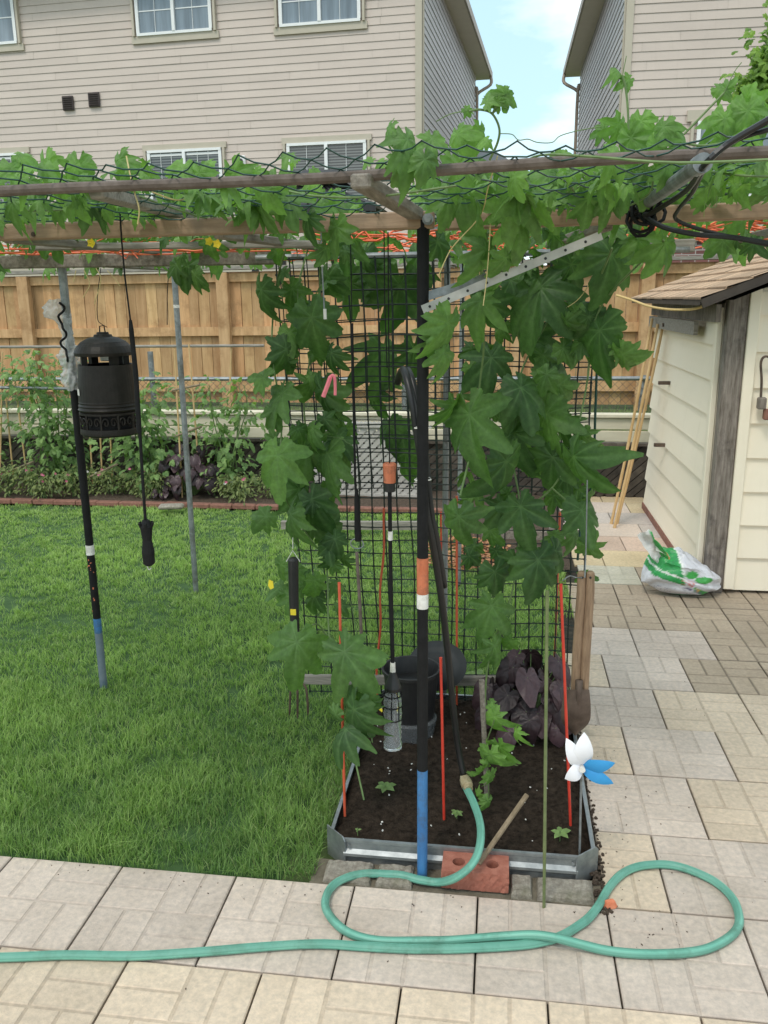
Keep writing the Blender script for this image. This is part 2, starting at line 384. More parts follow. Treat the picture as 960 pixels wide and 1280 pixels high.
# ================================================================== THE SETTING
def sheet(name, x0, x1, y0, y1, z, m, nx=1, ny=1, hf=None):
    b = MB(); V = []
    for j in range(ny+1):
        for i in range(nx+1):
            x = lerp(x0, x1, i/nx); y = lerp(y0, y1, j/ny); V.append((x, y, z+(hf(x, y) if hf else 0)))
    Fq = [(j*(nx+1)+i, j*(nx+1)+i+1, (j+1)*(nx+1)+i+1, (j+1)*(nx+1)+i) for j in range(ny) for i in range(nx)]
    b.add(V, Fq); return struct(b.build(name, m, smooth=bool(hf)))
sheet('ground', -400, 400, -60, 900, -.06, 'far_ground')
sheet('neighbour_ground', -40, 40, 7.46, 60, .36, 'far_ground', 1, 1)
b = MB(); b.box((-40, 7.42, -.1), (40, 7.46, .36)); struct(b.build('terrace_bank', 'dirt'))

# ---- patio: embossed square slabs in running bond, every other row shifted half a slab
SX, SY, Y0 = .3665, .3605, 1.7705
b = MB(); gap = .0028
GREY = (.62, .525, .455); TAN = (.68, .555, .43); BROWN = (.44, .355, .27); PINK = (.62, .475, .39); YEL = (.64, .52, .34); PALE = (.56, .50, .46)
def slab_colour(k, xa, xm):
    if k == 0: return GREY
    if k == 1: return GREY if xm > .53 else TAN
    if k < 0: return TAN if random.random() < .93 else GREY
    rows = {2: [(.335, .70, GREY)], 3: [(.52, .89, GREY)], 4: [(.0, .70, GREY)], 5: [(.51, .89, GREY)], 6: [(.0, 1.07, GREY)]}
    for a, c, col in rows.get(k, []):
        if a-.03 < xm < c+.03: return col
    if k >= 10: return [PALE, YEL, PINK, GREY, PALE, GREY, YEL][(k-10+int(xa*2)) % 7] if xm < 1.3 else BROWN
    if k == 9: return (.55, .52, .43) if xm < 1.05 else BROWN
    if k >= 7 or (k in (5, 6) and xm > .8): return BROWN
    return TAN
for k in range(-9, 16):
    ya, yb = Y0+SY*k, Y0+SY*(k+1)
    xoff = (.70 if k % 2 == 0 else .5165)
    for n in range(-14, 12):
        xa, xb = xoff+SX*n, xoff+SX*(n+1)
        if ya > 2.1:
            if xb < .34+.02: continue
            xa = max(xa, .335 if k < 6 else .42 if k < 9 else .5)
            if xb-xa < .03: continue
            if ya > 4.9 and xb > 1.3 and xa < 1.15: pass
        xm = (xa+xb)/2; col = col0 = slab_colour(k, xa, xm); jit = random.uniform(.89, 1.05)
        col = tuple(c*jit for c in col)
        dz = random.uniform(-.0015, .0015); rough = col0 is BROWN
        x0, x1, y0, y1 = xa+gap, xb-gap, ya+gap, yb-gap
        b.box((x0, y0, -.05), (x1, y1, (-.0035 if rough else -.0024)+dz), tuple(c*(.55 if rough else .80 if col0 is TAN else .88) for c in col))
        w, h = (x1-x0), (y1-y0); full = w > .3
        if k >= 10: cells = [(0, 0, 1, 1)]
        elif full:
            cells = []
            for (qx, qy) in ((0, 0), (1, 0), (0, 1), (1, 1)):
                if (qx+qy+k+n) % 2: cells += [(qx/2, qy/2, qx/2+.25, qy/2+.5), (qx/2+.25, qy/2, qx/2+.5, qy/2+.5)]
                else: cells += [(qx/2, qy/2, qx/2+.5, qy/2+.25), (qx/2, qy/2+.25, qx/2+.5, qy/2+.5)]
        else: cells = [(0, 0, .5, .5), (.5, 0, 1, .5), (0, .5, 1, .75), (0, .75, 1, 1)]
        for (a0, b0, a1, b1) in cells:
            g2 = .0030 if rough else .0028
            e = .0035; cx0, cx1 = x0+w*a0+(g2 if a0 > .01 else 0), x0+w*a1-(g2 if a1 < .99 else 0)
            cy0, cy1 = y0+h*b0+(g2 if b0 > .01 else 0), y0+h*b1-(g2 if b1 < .99 else 0)
            zt = dz+random.uniform(-.0004, .0004); zb = zt-(.0045 if rough else .0032); cj = random.uniform(.93, 1.04)
            cc = tuple(c*cj for c in col)
            V = [(cx0, cy0, zb), (cx1, cy0, zb), (cx1, cy1, zb), (cx0, cy1, zb), (cx0+e, cy0+e, zt), (cx1-e, cy0+e, zt), (cx1-e, cy1-e, zt), (cx0+e, cy1-e, zt)]
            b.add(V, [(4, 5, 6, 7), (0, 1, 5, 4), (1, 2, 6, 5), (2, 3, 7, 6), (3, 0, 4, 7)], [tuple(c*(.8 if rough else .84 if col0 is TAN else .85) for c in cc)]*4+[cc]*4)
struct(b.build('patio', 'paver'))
def grit():
    b = MB()
    for i in range(230):
        if i < 120: x, y = .34+abs(random.gauss(0, .12)), random.uniform(1.95, 3.3)
        elif i < 175: x, y = random.uniform(-1.6, .35), 2.12-abs(random.gauss(0, .05))
        else: x, y = random.uniform(-1.2, 1.2), random.uniform(1.4, 4.8)
        if x < .335 and y > 2.125: continue
        sz = random.uniform(.0009, .0026); b.obox((x, y, .0015), Matrix.Rotation(random.uniform(0, 6), 3, 'Z')@Matrix.Rotation(random.uniform(0, 2), 3, 'X'), (sz*random.uniform(1, 2.6), sz, sz*.7))
    o = b.build('patio_grit', 'bark_mulch'); o['kind'] = 'stuff'; tag(o, 'scattered crumbs of soil and mulch on the paving slabs', 'grit')
grit()
sheet('patio_bed', -5.2, 6, -1.6, 2.128, -.014, 'paver_gap')
sheet('patio_bed', .31, 6, 2.128, 7.4, -.014, 'paver_gap', 1, 1)

# ---- lawn: soil sheet and blades
sheet('lawn_soil', -9, .335, 2.132, 6.62, -.012, 'lawn_base', 40, 20, lambda x, y: .012*fb(x, y, 1.3)-(.06 if -.62 < x and y < 3.3 else 0))
def lawn():
    zones = [(-1.9, -.44, 2.131, 2.7, 24000), (-2.3, -.5, 2.7, 3.3, 18000), (-2.7, .33, 3.3, 4.4, 12000), (-3.6, .42, 4.4, 5.4, 8500), (-4.8, -.15, 5.4, 6.60, 7000),
             (-6.5, -4.8, 3., 6.6, 1200), (-4.8, -3.6, 2.14, 5.4, 1400), (-3.6, -2.7, 2.14, 4.4, 1800), (-2.7, -1.9, 2.14, 3.3, 3000)]
    VV = []; FF = []; CC = []; n0 = 0
    for x0, x1, y0, y1, dens in zones:
        n = int((x1-x0)*(y1-y0)*dens); nc = max(1, n//9)
        ccx = rng.uniform(x0, x1, nc); ccy = rng.uniform(y0, y1, nc); cdir = rng.uniform(0, 2*np.pi, nc)
        ci = rng.integers(0, nc, n)
        px = np.clip(ccx[ci]+rng.normal(0, .018, n), x0, x1); py = np.clip(ccy[ci]+rng.normal(0, .018, n), max(y0, 2.126), y1)
        keep = ~((px > -.53) & (px < .34) & (py < 3.36))
        keep &= ~((px > -.25) & (py > 5.25))
        px, py, ci = px[keep], py[keep], ci[keep]; n = len(px)
        patch = np.array([fb(x, y, .9) for x, y in zip(ccx, ccy)])[ci]; fine = np.array([fb(x, y+9, 3.6) for x, y in zip(ccx, ccy)])[ci]
        far = np.clip((py-2.1)/4.5, 0, 1)
        h = (.046-.014*np.clip((py-2.25)/1.2, 0, 1)+.020*np.clip(patch, -1, 1)+.014*fine)*rng.uniform(.6, 1.35, n)*(1-.25*far)
        h = np.where(rng.random(n) < .03, h*1.5, h)
        w = (.0013+.0021*far)*rng.uniform(.7, 1.3, n)
        d = cdir[ci]+rng.normal(0, .7, n); lean = np.clip(rng.normal(.55, .3, n), .05, 1.2)
        dx, dy = np.cos(d), np.sin(d); sa = rng.uniform(0, np.pi, n); sx, sy = np.cos(sa), np.sin(sa)
        def pt(t, side): 
            off = h*lean*t*t; wz = w*(1-t*.55)
            return np.stack([px+dx*off+sx*wz*side, py+dy*off+sy*wz*side, h*t*(1-.28*lean*t)-.004], 1)
        pts = [pt(0, -1), pt(0, 1), pt(.5, 1), pt(.5, -1), pt(1, 0)]
        V = np.stack(pts, 1).reshape(-1, 3); base = np.arange(n)*5+n0
        Fq = np.stack([np.stack([base, base+1, base+2], 1), np.stack([base, base+2, base+3], 1), np.stack([base+3, base+2, base+4], 1)], 1).reshape(-1, 3)
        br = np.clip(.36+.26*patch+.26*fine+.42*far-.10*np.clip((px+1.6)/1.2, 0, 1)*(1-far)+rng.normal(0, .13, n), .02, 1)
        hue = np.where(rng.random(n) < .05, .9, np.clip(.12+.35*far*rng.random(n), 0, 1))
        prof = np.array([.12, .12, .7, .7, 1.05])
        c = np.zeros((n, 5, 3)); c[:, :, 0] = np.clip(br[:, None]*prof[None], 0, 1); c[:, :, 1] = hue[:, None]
        VV.append(V); FF.append(Fq); CC.append(c.reshape(-1, 3)); n0 += n*5
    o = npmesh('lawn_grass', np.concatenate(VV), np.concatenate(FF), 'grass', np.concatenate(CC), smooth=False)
    o['kind'] = 'stuff'; tag(o, 'thick green lawn grass between the patio slabs and the flower border', 'grass')
lawn()
# flower border and second garden bed soil
sheet('border_soil', -9, -.3, 6.66, 7.36, .035, 'bark_mulch', 60, 6, lambda x, y: .03*fb(x, y, 4))
sheet('mulch_ground', -.28, .47, 5.2, 7.36, .012, 'bark_mulch', 20, 20, lambda x, y: .02*fb(x, y, 5))
def chips():
    b = MB()
    for i in range(900):
        x, y = random.uniform(-.50, .10), random.uniform(5.1, 5.9)
        if (x+.2)**2/.09+(y-5.45)**2/.16 > 1: continue
        s = random.uniform(.008, .022); rot = Matrix.Rotation(random.uniform(0, 6.3), 3, 'Z')@Matrix.Rotation(random.uniform(-.6, .6), 3, 'X')
        k = random.uniform(.45, 1.15); b.obox((x, y, .03+random.uniform(0, .03)), rot, (s*1.6, s, .005), (k, k*random.uniform(.85, 1), k*.9))
    o = b.build('wood_chips', 'wood_chip'); o['kind'] = 'stuff'; tag(o, 'scattered orange wood chips on the ground behind the trellis', 'wood chips')
chips()
def bits():
    V = []; b = MB()
    for i in range(500):
        x = random.uniform(.305, .345); y = random.uniform(2.1, 3.3); s = random.uniform(.003, .008)
        b.obox((x+random.uniform(-.01, .01), y, .002), Matrix.Rotation(random.uniform(0, 6), 3, 'Z')@Matrix.Rotation(random.uniform(0, 2), 3, 'X'), (s*1.5, s, s))
    o = b.build('gap_mulch', 'bark_mulch'); o['kind'] = 'stuff'; tag(o, 'crumbs of dark bark mulch in the gap between the metal bed and the slabs', 'mulch')
bits()

# ================================================================== HOUSES BEHIND
def house(name, label, corner, rot, ux, uy, lenx, leny, z0, z1, mfront, mside, course=.153, sidedir=1):
    """corner: near corner beside the gap; ux: -1 body goes to the left, 1 to the right"""
    root = thing(name, label, 'house', corner)
    rz = Matrix.Rotation(R(rot), 3, 'Z'); ex = rz@Vector((ux, 0, 0)); ey = rz@Vector((0, 1, 0)); co = Vector(corner)
    def L(a, dpt, z): p = co+ex*a+ey*dpt; return Vector((p.x, p.y, z))
    def siding(e, outn, ln, a0, mname, skip=0.):
        b = MB(); z = z0
        while z < z1:
            q0 = a0-random.uniform(0, 3.6)
            while q0 < ln:
                qa, qb = max(q0, a0), min(q0+3.66, ln); q0 += 3.66
                if qb-qa < .02: continue
                jo = random.uniform(0, .003); k = random.uniform(.95, 1.02)
                A = co+e*qa+outn*(.021+jo); Bq = co+e*(qb-.004)+outn*(.021+jo); A2 = co+e*qa+outn*(.006+jo); B2 = co+e*(qb-.004)+outn*(.006+jo)
                zl, zh = z, z+course
                b.add([(A.x, A.y, zl), (Bq.x, Bq.y, zl), (B2.x, B2.y, zh), (A2.x, A2.y, zh)], [(0, 1, 2, 3)], (k, k, k))
                b.add([(A.x, A.y, zl), (Bq.x, Bq.y, zl), (B2.x, B2.y, zl), (A2.x, A2.y, zl)], [(3, 2, 1, 0)], (k*.8, k*.8, k*.8))  # underside coloured darker to paint in the shadow line under each lap
            z += course
        b.build('siding', mname, root)
    siding(ex, -ey, lenx, .0, mfront); siding(ey, -ex, leny, .0, mside)
    b = MB(); 
    for q in ([L(.02, .02, 0), L(lenx, .02, 0), L(lenx, .02, z1), L(.02, .02, z1)], [L(.02, .02, 0), L(.02, leny, 0), L(.02, leny, z1), L(.02, .02, z1)],
              [L(.02, leny, 0), L(lenx, leny, 0), L(lenx, leny, z1), L(.02, leny, z1)], [L(lenx, .02, 0), L(lenx, leny, 0), L(lenx, leny, z1), L(lenx, .02, z1)]):
        b.add(q, [(0, 1, 2, 3)])
    b.build('wall', 'house_trim', root)
    b = MB(); b.bar(L(.055, -.035, z0), L(.055, -.035, z1), .14, .03, up=ey); b.bar(L(-.03, .05, z0), L(-.03, .05, z1), .10, .03, up=ex); b.build('corner_trim', 'house_trim', root)
    # roof: eaves over the two visible walls
    ov = .48; b = MB()
    b.add([L(-ov, -ov, z1), L(lenx+ov, -ov, z1), L(lenx+ov, leny+ov, z1), L(-ov, leny+ov, z1)], [(3, 2, 1, 0)]); b.build('soffit', 'soffit', root)
    b = MB(); hgt = 2.6; mx = lenx/2
    rp = [L(-ov, -ov, z1+.2), L(lenx+ov, -ov, z1+.2), L(lenx+ov, leny+ov, z1+.2), L(-ov, leny+ov, z1+.2), L(mx, leny*.3, z1+hgt), L(mx, leny*.7, z1+hgt)]
    b.add(rp, [(0, 1, 4), (1, 2, 5, 4), (2, 3, 5), (3, 0, 4, 5)]); b.build('roof', 'roof_asphalt', root)
    b = MB(); b.bar(L(-ov, -ov, z1+.1), L(-ov, leny+ov, z1+.1), .05, .2); b.bar(L(-ov, -ov, z1+.1), L(lenx+ov, -ov, z1+.1), .05, .2); b.build('fascia', 'fascia', root)
    # gutter return and rain pipe at the far corner of the gap wall
    b = MB(); b.tube(smooth_path([L(-ov, leny+.1, z1+.02), L(-ov, leny+.05, z1-.25), L(-.08, leny-.1, z1-.55), L(-.08, leny-.1, z1-1.), L(-.08, leny-.1, 0)], 4), .05, 8); b.build('rain_pipe', 'fascia', root)
    return root, L, ex, ey, rz, co
def plane_hit(px, py, p0, n):
    d = ray(px, py); t = (p0-EYE).dot(n)/d.dot(n); return EYE+d*t
def window(root, hh, px0, py0, px1, py1, glass='window_glass', mull=True, trim=.14, rail=False, grid=(2, 2), zfix=None, wfix=None):
    """px/py: white frame corners seen on the photographed wall (top-left, bottom-right)"""
    _, L, ex, ey, rz, co = hh; wall = co-ey*.03
    a = plane_hit(px0, py0, wall, ey); c = plane_hit(px1, py1, wall, ey)
    e = ex if ex.x > 0 else -ex
    x0 = (a-co).dot(e); x1 = (c-co).dot(e); z0, z1 = c.z, a.z
    def W(x, z, o): p = co+e*x-ey*o; return Vector((p.x, p.y, z))
    fr = MB(); t = .055
    for p, q in ((W(x0, z1-t/2, .06), W(x1, z1-t/2, .06)), (W(x0, z0+t/2, .06), W(x1, z0+t/2, .06))): fr.bar(p, q, .07, t)
    xs = [x0+t/2, x1-t/2]+([(x0+x1)/2] if mull else [])
    for x in xs: fr.bar(W(x, z0+t, .061), W(x, z1-t, .061), .07, t*(1.7 if x not in xs[:2] else 1), up=ey)
    w = MB()
    tr = MB()
    for p, q in ((W(x0-trim, z1+trim/2, .04), W(x1+trim, z1+trim/2, .04)), (W(x0-trim, z0-trim/2, .04), W(x1+trim, z0-trim/2, .04))): tr.bar(p, q, .05, trim)
    for x in (x0-trim/2, x1+trim/2): tr.bar(W(x, z0, .038), W(x, z1, .038), .05, trim, up=ey)
    wn = fr.build('window', 'white_vinyl', root); tr.build('window_trim', 'house_trim', wn)
    halves = [(x0, (x0+x1)/2), ((x0+x1)/2, x1)] if mull else [(x0, x1)]
    for (xa, xb) in halves:
        pb = MB(); pb.bar(W(xa+t*.5, (z0+z1)/2, .045), W(xb-t*.5, (z0+z1)/2, .045), .012, (z1-z0)-t); pb.build('pane', glass, wn)
        mb = MB(); gx, gz = grid
        for i in range(1, gx): x = lerp(xa+t, xb-t, i/gx); mb.bar(W(x, z0+t, .056), W(x, z1-t, .056), .008, .022, up=ey)
        for i in range(1, gz): z = lerp(z0+t, z1-t, i/gz); mb.bar(W(xa+t, z, .057), W(xb-t, z, .057), .008, .022)
        if gx > 1 or gz > 1: mb.build('muntin', 'white_vinyl', wn)
        if rail: rb = MB(); rb.bar(W(xa+t, z1-t-.05, .059), W(xb-t, z1-t-.05, .059), .01, .05); rb.build('sash_rail', 'white_vinyl', wn)
c0 = P(527, 60, 19.); c0.z = 0
hh = house('beige_house', 'large beige vinyl sided house at left with two rows of white windows', (c0.x, 19., 0), -4, -1, 1, 14, 10.5, 2.6, 8.55, 'siding', 'siding_side')
hroot = hh[0]
# upper windows reach above the frame: extend each upward to a full 1.45 m
window(hroot, hh, 166, -44, 266, 39, grid=(2, 3)); window(hroot, hh, 347, -56, 451, 27, grid=(2, 3)); window(hroot, hh, -80, -34, 23, 55, grid=(2, 3))
window(hroot, hh, 185, 189, 281, 262, 'window_blind', grid=(3, 1), rail=True, trim=.12); window(hroot, hh, 359, 180, 459, 255, 'window_blind', grid=(2, 1), trim=.12)
window(hroot, hh, -70, 196, 40, 268, 'window_blind', grid=(3, 1), rail=True, trim=.12)
_, L, ex, ey, rz, co = hh
for (px, py) in ((85, 129), (117.5, 124.5)):
    a = plane_hit(px, py, co-ey*.05, ey); b = MB(); b.obox(a, Matrix.Rotation(R(-4), 3, 'Z'), (.27, .05, .30), ch=.01)
    for i in range(6): b.obox(a+Vector((0, -.035, -.11+i*.044)), Matrix.Rotation(R(-4), 3, 'Z')@Matrix.Rotation(R(35), 3, 'X'), (.22, .03, .008))
    b.build('wall_vent', 'vent_brown', hroot)
a = plane_hit(301, 203, co-ey*.06, ey); b = MB(); b.obox(a, Matrix.Rotation(R(-4), 3, 'Z'), (.22, .06, .28), ch=.015); bx = b.build('dryer_vent', 'white_vinyl', hroot)
b = MB(); b.tube([a+Vector((0, -.03, .02)), a+Vector((0, -.12, -.02))], .065, 14); b.build('vent_hood', 'black_plastic', bx)
c1 = P(779, 100, 18.); c1.z = 0
h2 = house('tan_house', 'beige sided house at right with brown brick base beyond the cedar fence', (c1.x, 18., 0), 0, 1, 1, 12, 10.5, 3.1, 8.3, 'siding', 'siding_side', course=.162)
window(h2[0], h2, 872, 152, 1010, 250, grid=(2, 3), trim=.2)
_, L, ex, ey, rz, co = h2
b = MB(); b.add([(.0, 0, 0), (12, 0, 0), (12, 0, 2.75), (0, 0, 2.75), (0, .3, 2.75), (0, .3, 0)], [(0, 1, 2, 3), (0, 3, 4, 5)])
o = b.build('brick_base', 'brick_wall'); o.parent = h2[0]; o.rotation_euler = (0, 0, 0); o.location = (-ey*.05+ex*.0)
b = MB(); b.bar(L(-.02, -.06, 2.82), L(12, -.06, 2.82), .12, .14); b.build('brick_sill', 'house_trim', h2[0])
# far grey house in the gap
g = P(622, 200, 48.); root = thing('far_house', 'small distant grey house seen low in the gap between the two big houses', 'house', (g.x, 48, 0))
b = MB(); q = P(590, 200, 48); q2 = P(655, 200, 48); ztop = P(622, 190, 48).z
b.box((q.x-1.5, 48, 0), (q2.x-.9, 54, ztop-.7)); b.build('wall', 'grey_wall', root)
b = MB(); xa, xb = q.x-2., q2.x-.4; z0 = ztop-.7; z1 = ztop+.55; xm = (xa+xb)/2
b.add([(xa, 47.6, z0), (xb, 47.6, z0), (xb, 54.4, z0), (xa, 54.4, z0), (xa+1.2, 51, z1), (xb-1.2, 51, z1)], [(0, 1, 5, 4), (1, 2, 5), (2, 3, 4, 5), (3, 0, 4), (3, 2, 1, 0)]); b.build('roof', 'roof_grey', root)
b = MB(); b.box((xm-.5, 47.95, z0-1.7), (xm+.6, 48.02, z0-.4)); b.build('window', 'window_glass', root)

# gazebo with dark metal roof
gz = P(405, 245, 15.); root = thing('garden_gazebo', 'gazebo with dark ribbed metal hip roof in front of the beige house', 'gazebo', (gz.x, 15, .36))
x0, x1 = P(318, 250, 15).x, P(478, 250, 15).x; zb = P(400, 262, 15).z; zt = P(400, 226, 15).z; b = MB(); y0, y1 = 14.2, 16.4; xm = (x0+x1)/2
b.add([(x0, y0, zb), (x1, y0, zb), (x1, y1, zb), (x0, y1, zb), (x0+.8, y0+.75, zt-.12), (x1-.8, y0+.75, zt-.12), (x1-.8, y1-.75, zt-.12), (x0+.8, y1-.75, zt-.12)],
      [(0, 1, 5, 4), (1, 2, 6, 5), (2, 3, 7, 6), (3, 0, 4, 7), (4, 5, 6, 7)])
for i in range(1, 12):
    t = i/12; b.bar((lerp(x0, x1, t), y0, zb+.02), (lerp(x0+.8, x1-.8, t), y0+.75, zt-.10), .025, .03)
b.build('roof', 'roof_grey', root)
b = MB(); b.add([(x0+.6, y0+.6, zt-.05), (x1-.6, y0+.6, zt-.05), (x1-.6, y1-.6, zt-.05), (x0+.6, y1-.6, zt-.05), (xm-.3, 15.3, zt+.22), (xm+.3, 15.3, zt+.22)], [(0, 1, 5, 4), (1, 2, 5), (2, 3, 4, 5), (3, 0, 4)]); b.build('roof_cap', 'roof_grey', root)
b = MB(); b.box((x0, y0-.03, zb-.12), (x1, y0+.03, zb)); b.build('fascia', 'black_plastic', root)
for x in (x0+.15, x1-.15):
    for y in (y0+.15, y1-.15): b = MB(); b.box((x-.05, y-.05, .36), (x+.05, y+.05, zb)); b.build('post', 'black_plastic', root)

# ---- cedar fence
FY = 10.6; root = thing('cedar_fence', 'tall cedar board fence running behind the whole garden', 'fence', (-1, FY, .36))
z_b = .42; z_t = P(200, 341, FY).z; z_r = P(200, 418, FY).z; zk = P(200, 492, FY).z
b = MB(); x = -11.; i = 0
while x < 9:
    w = random.uniform(.125, .145); k = random.uniform(.72, 1.12); tint = random.uniform(.9, 1.06); zz = z_t+.0055*(x+3)
    b.box((x, FY+random.uniform(0, .012), z_b), (x+w, FY+.03+random.uniform(0, .01), zz), (k, k*tint, k*tint*.97)); x += w+random.uniform(.002, .007)
b.build('board_panel', 'cedar', root)
posts = [P(38, 400, FY).x, P(283, 400, FY).x, P(283, 400, FY).x*2-P(38, 400, FY).x, P(648, 400, FY).x, P(806, 400, FY).x, P(806, 400, FY).x+2.4]
posts += [posts[0]-2.4, posts[0]-4.8, posts[-1]+2.4]
for x in posts:
    b = MB(); b.box((x-.075, FY-.12, .36), (x+.075, FY-.02, z_t-.01+.0055*(x+3)), (.95, .97, 1.), ch=.006); b.build('post', 'cedar', root)
for (z, h) in ((z_r, .11), (z_t-.11, .10), (zk+.07, .14)):
    b = MB(); b.bar((-11, FY-.022, z), (9, FY-.022, z+.0055*20*.9), .045, h, (1.05, 1.05, 1.05)); b.build('rail', 'cedar', root)
b = MB(); b.bar((-11, FY-.03, z_t+.0), (9, FY-.03, z_t+.11), .2, .04); b.build('cap', 'grey_wood', root)

# ---- chain link fence in front of it
CY_ = 8.6; root = thing('chain_link_fence', 'rusty grey chain link fence in front of the cedar fence', 'fence', (-1, CY_, .36))
zt = P(600, 474, CY_).z
b = MB(); b.tube([(-8, CY_, zt-.02), (4, CY_, zt+.02)], .021, 8); b.build('top_rail', 'galv', root)
b = MB(); s = .075
n = int(12/s)
for i in range(n):
    x = -8+i*s; pts = []; 
    for dirn in (1, -1):
        z = .3; hgt = zt-.3; b.bar((x, CY_+.004*dirn, z), (x+dirn*hgt, CY_+.004*dirn, zt), .0035, .0035)
b.build('mesh', 'rust_pipe', root)
for px in (187, 505, 806): 
    b = MB(); x = P(px, 450, CY_).x; b.tube([(x, CY_+.03, .2), (x, CY_+.03, zt+.28 if px == 187 else zt+.04)], .03, 10); b.build('post', 'galv', root)

# ---- low dark fence holding the terrace, cream boards above it
ZL = P(760, 553, 7.37).z
root = thing('low_lattice_fence', 'low dark weathered fence of diagonal slats behind the flower border', 'fence', (-1, 7.4, 0))
b = MB(); b.box((-9, 7.395, 0), (3, 7.41, ZL-.02), (.5, .5, .5))
x = -9.6
while x < 3:
    k = random.uniform(.5, 1.1)*(1 if x < 0 else .85); b.bar((x, 7.375+random.uniform(0, .008), .0), (x+.5, 7.375, ZL-.02), .012, .05, (k, k, k)); x += .085
b.build('slat_panel', 'dark_lattice', root)
b = MB(); b.bar((-9, 7.36, ZL-.012), (3, 7.36, ZL-.012), .06, .026, (1.4, 1.4, 1.4)); b.build('top_rail', 'dark_lattice', root)
root = thing('board_wall', 'long low wall of two cream boards above the dark slat fence', 'wall', (-1, 7.7, .36))
zc1 = P(760, 522, 7.7).z; zc0 = P(760, 553, 7.7).z
b = MB(); hgt = (zc1-zc0)/2
for i in range(2): b.box((-9, 7.69, zc0+i*hgt+.004), (3., 7.73, zc0+(i+1)*hgt-.006), ch=.006)
b.build('board', 'cream_board', root)
b = MB(); b.box((-9, 7.66, zc1), (3., 7.78, zc1+.035), ch=.006); b.build('cap', 'cream_board', root)
b = MB(); b.box((-9, 7.74, -.02), (3, 7.77, zc0)); b.build('base_board', 'dark_lattice', root)
# light grey lattice panel
xa, xb = P(392, 560, 7.1).x, P(528, 560, 7.1).x; za, zb = P(450, 622, 7.1).z, P(450, 528, 7.1).z
root = thing('lattice_panel', 'pale grey diagonal lattice panel leaning behind the trellis net', 'lattice', ((xa+xb)/2, 7.1, za))
b = MB(); w = xb-xa; h = zb-za; s = .075; k = -int(h/s)-1
while k*s < w+.01:
    for dr in (0, 1):
        x0 = xa+k*s; pts = []
        lo = max(0, -(k*s)); hi = min(h, w-k*s)
        if hi-lo > .02:
            if dr == 0: b.bar((x0+lo, 7.1, za+lo), (x0+hi, 7.1, za+hi), .008, .038)
            else: b.bar((x0+lo, 7.109, zb-lo), (x0+hi, 7.109, zb-hi), .008, .038)
    k += 1
b.build('slats', 'light_lattice', root)
b = MB(); b.bar((xa, 7.09, za+.02), (xb, 7.09, za+.02), .03, .04); b.build('frame', 'light_lattice', root); b = MB(); b.bar((xa, 7.09, zb-.02), (xb, 7.09, zb-.02), .03, .04); b.build('frame', 'light_lattice', root)
# lawn edging bricks
b = MB(); x = -9.
while x < -.32:
    w = random.uniform(.19, .21); b.obox((x+w/2, 6.64+random.uniform(-.006, .006), .022), Matrix.Rotation(random.uniform(-.04, .04), 3, 'Z'), (w-.004, .07, .04), ch=.006); x += w
o = b.build('brick_edging', 'edging', loc=(-4, 6.64, 0)); tag(o, 'low row of reddish edging bricks between lawn and flower border', 'edging')
b = MB(); p = G(213, 636, .05); b.obox(p+Vector((0, .02, .015)), Matrix.Rotation(.2, 3, 'Z'), (.20, .1, .035), ch=.012); o = b.build('stone', 'cobble', loc=p); tag(o, 'flat pale stone lying on the brick edging of the flower border', 'stone')
# wooden frame of the second bed
zc = P(560, 660, 5.95).z
root = thing('wooden_bed_frame', 'weathered timber bed edge behind the trellis net and the wood chips', 'garden bed', (.1, 5.95, 0))
b = MB(); p = P(352, 656, 5.95); q = P(536, 657, 5.95); b.bar(p, q, .04, .06); b.build('board', 'grey_wood', root)
b = MB(); p = P(602, 667, 5.9); q = P(735, 672, 5.9); b.bar(p, q, .05, .075); b.build('board', 'old_wood', root)
for px in (420, 540, 606, 690): b = MB(); p = P(px, 660, 5.98); b.box((p.x-.02, 5.98, 0), (p.x+.02, 6.02, p.z)); b.build('stake', 'grey_wood', root)

# ================================================================== SHED
SXW = 1.212; SYF = 4.95; ex0 = P(879, 373, 4.7)
root = thing('garden_shed', 'cream sided garden shed with brown shingle roof at the right edge', 'shed', (2.2, 6, 0))
xr = 3.9; z_e = 1.66; YB = 7.0
def lap(b, A, Bv, outn, z0, z1, course):
    z = z0
    while z < z1-.001:
        zh = min(z+course, z1); a, c = A+outn*.026, Bv+outn*.026; a2, c2 = A+outn*.006, Bv+outn*.006
        k = random.uniform(.96, 1.02); b.add([(a.x, a.y, z), (c.x, c.y, z), (c2.x, c2.y, zh), (a2.x, a2.y, zh)], [(0, 1, 2, 3)], (k, k, k))
        b.add([(a.x, a.y, z), (c.x, c.y, z), (c2.x, c2.y, z), (a2.x, a2.y, z)], [(3, 2, 1, 0)]); z = zh
b = MB(); lap(b, Vector((SXW, SYF+.09, 0)), Vector((SXW, YB, 0)), Vector((-1, 0, 0)), .05, z_e-.02, .197); b.build('side_siding', 'shed_siding', root)
b = MB(); lap(b, Vector((SXW+.16, SYF, 0)), Vector((xr, SYF, 0)), Vector((0, -1, 0)), .02, z_e+.06, .197); b.build('front_siding', 'shed_siding', root)
b = MB(); 
for q in ([(SXW+.001, SYF+.05, 0), (SXW+.001, YB, 0), (SXW+.001, YB, z_e), (SXW+.001, SYF+.05, z_e)], [(SXW, SYF+.04, 0), (xr, SYF+.04, 0), (xr, SYF+.04, z_e), (SXW, SYF+.04, z_e)],
          [(SXW, YB, 0), (xr, YB, 0), (xr, YB, z_e), (SXW, YB, z_e)], [(xr, SYF, 0), (xr, YB, 0), (xr, YB, z_e), (xr, SYF, z_e)]): b.add(q, [(0, 1, 2, 3)])
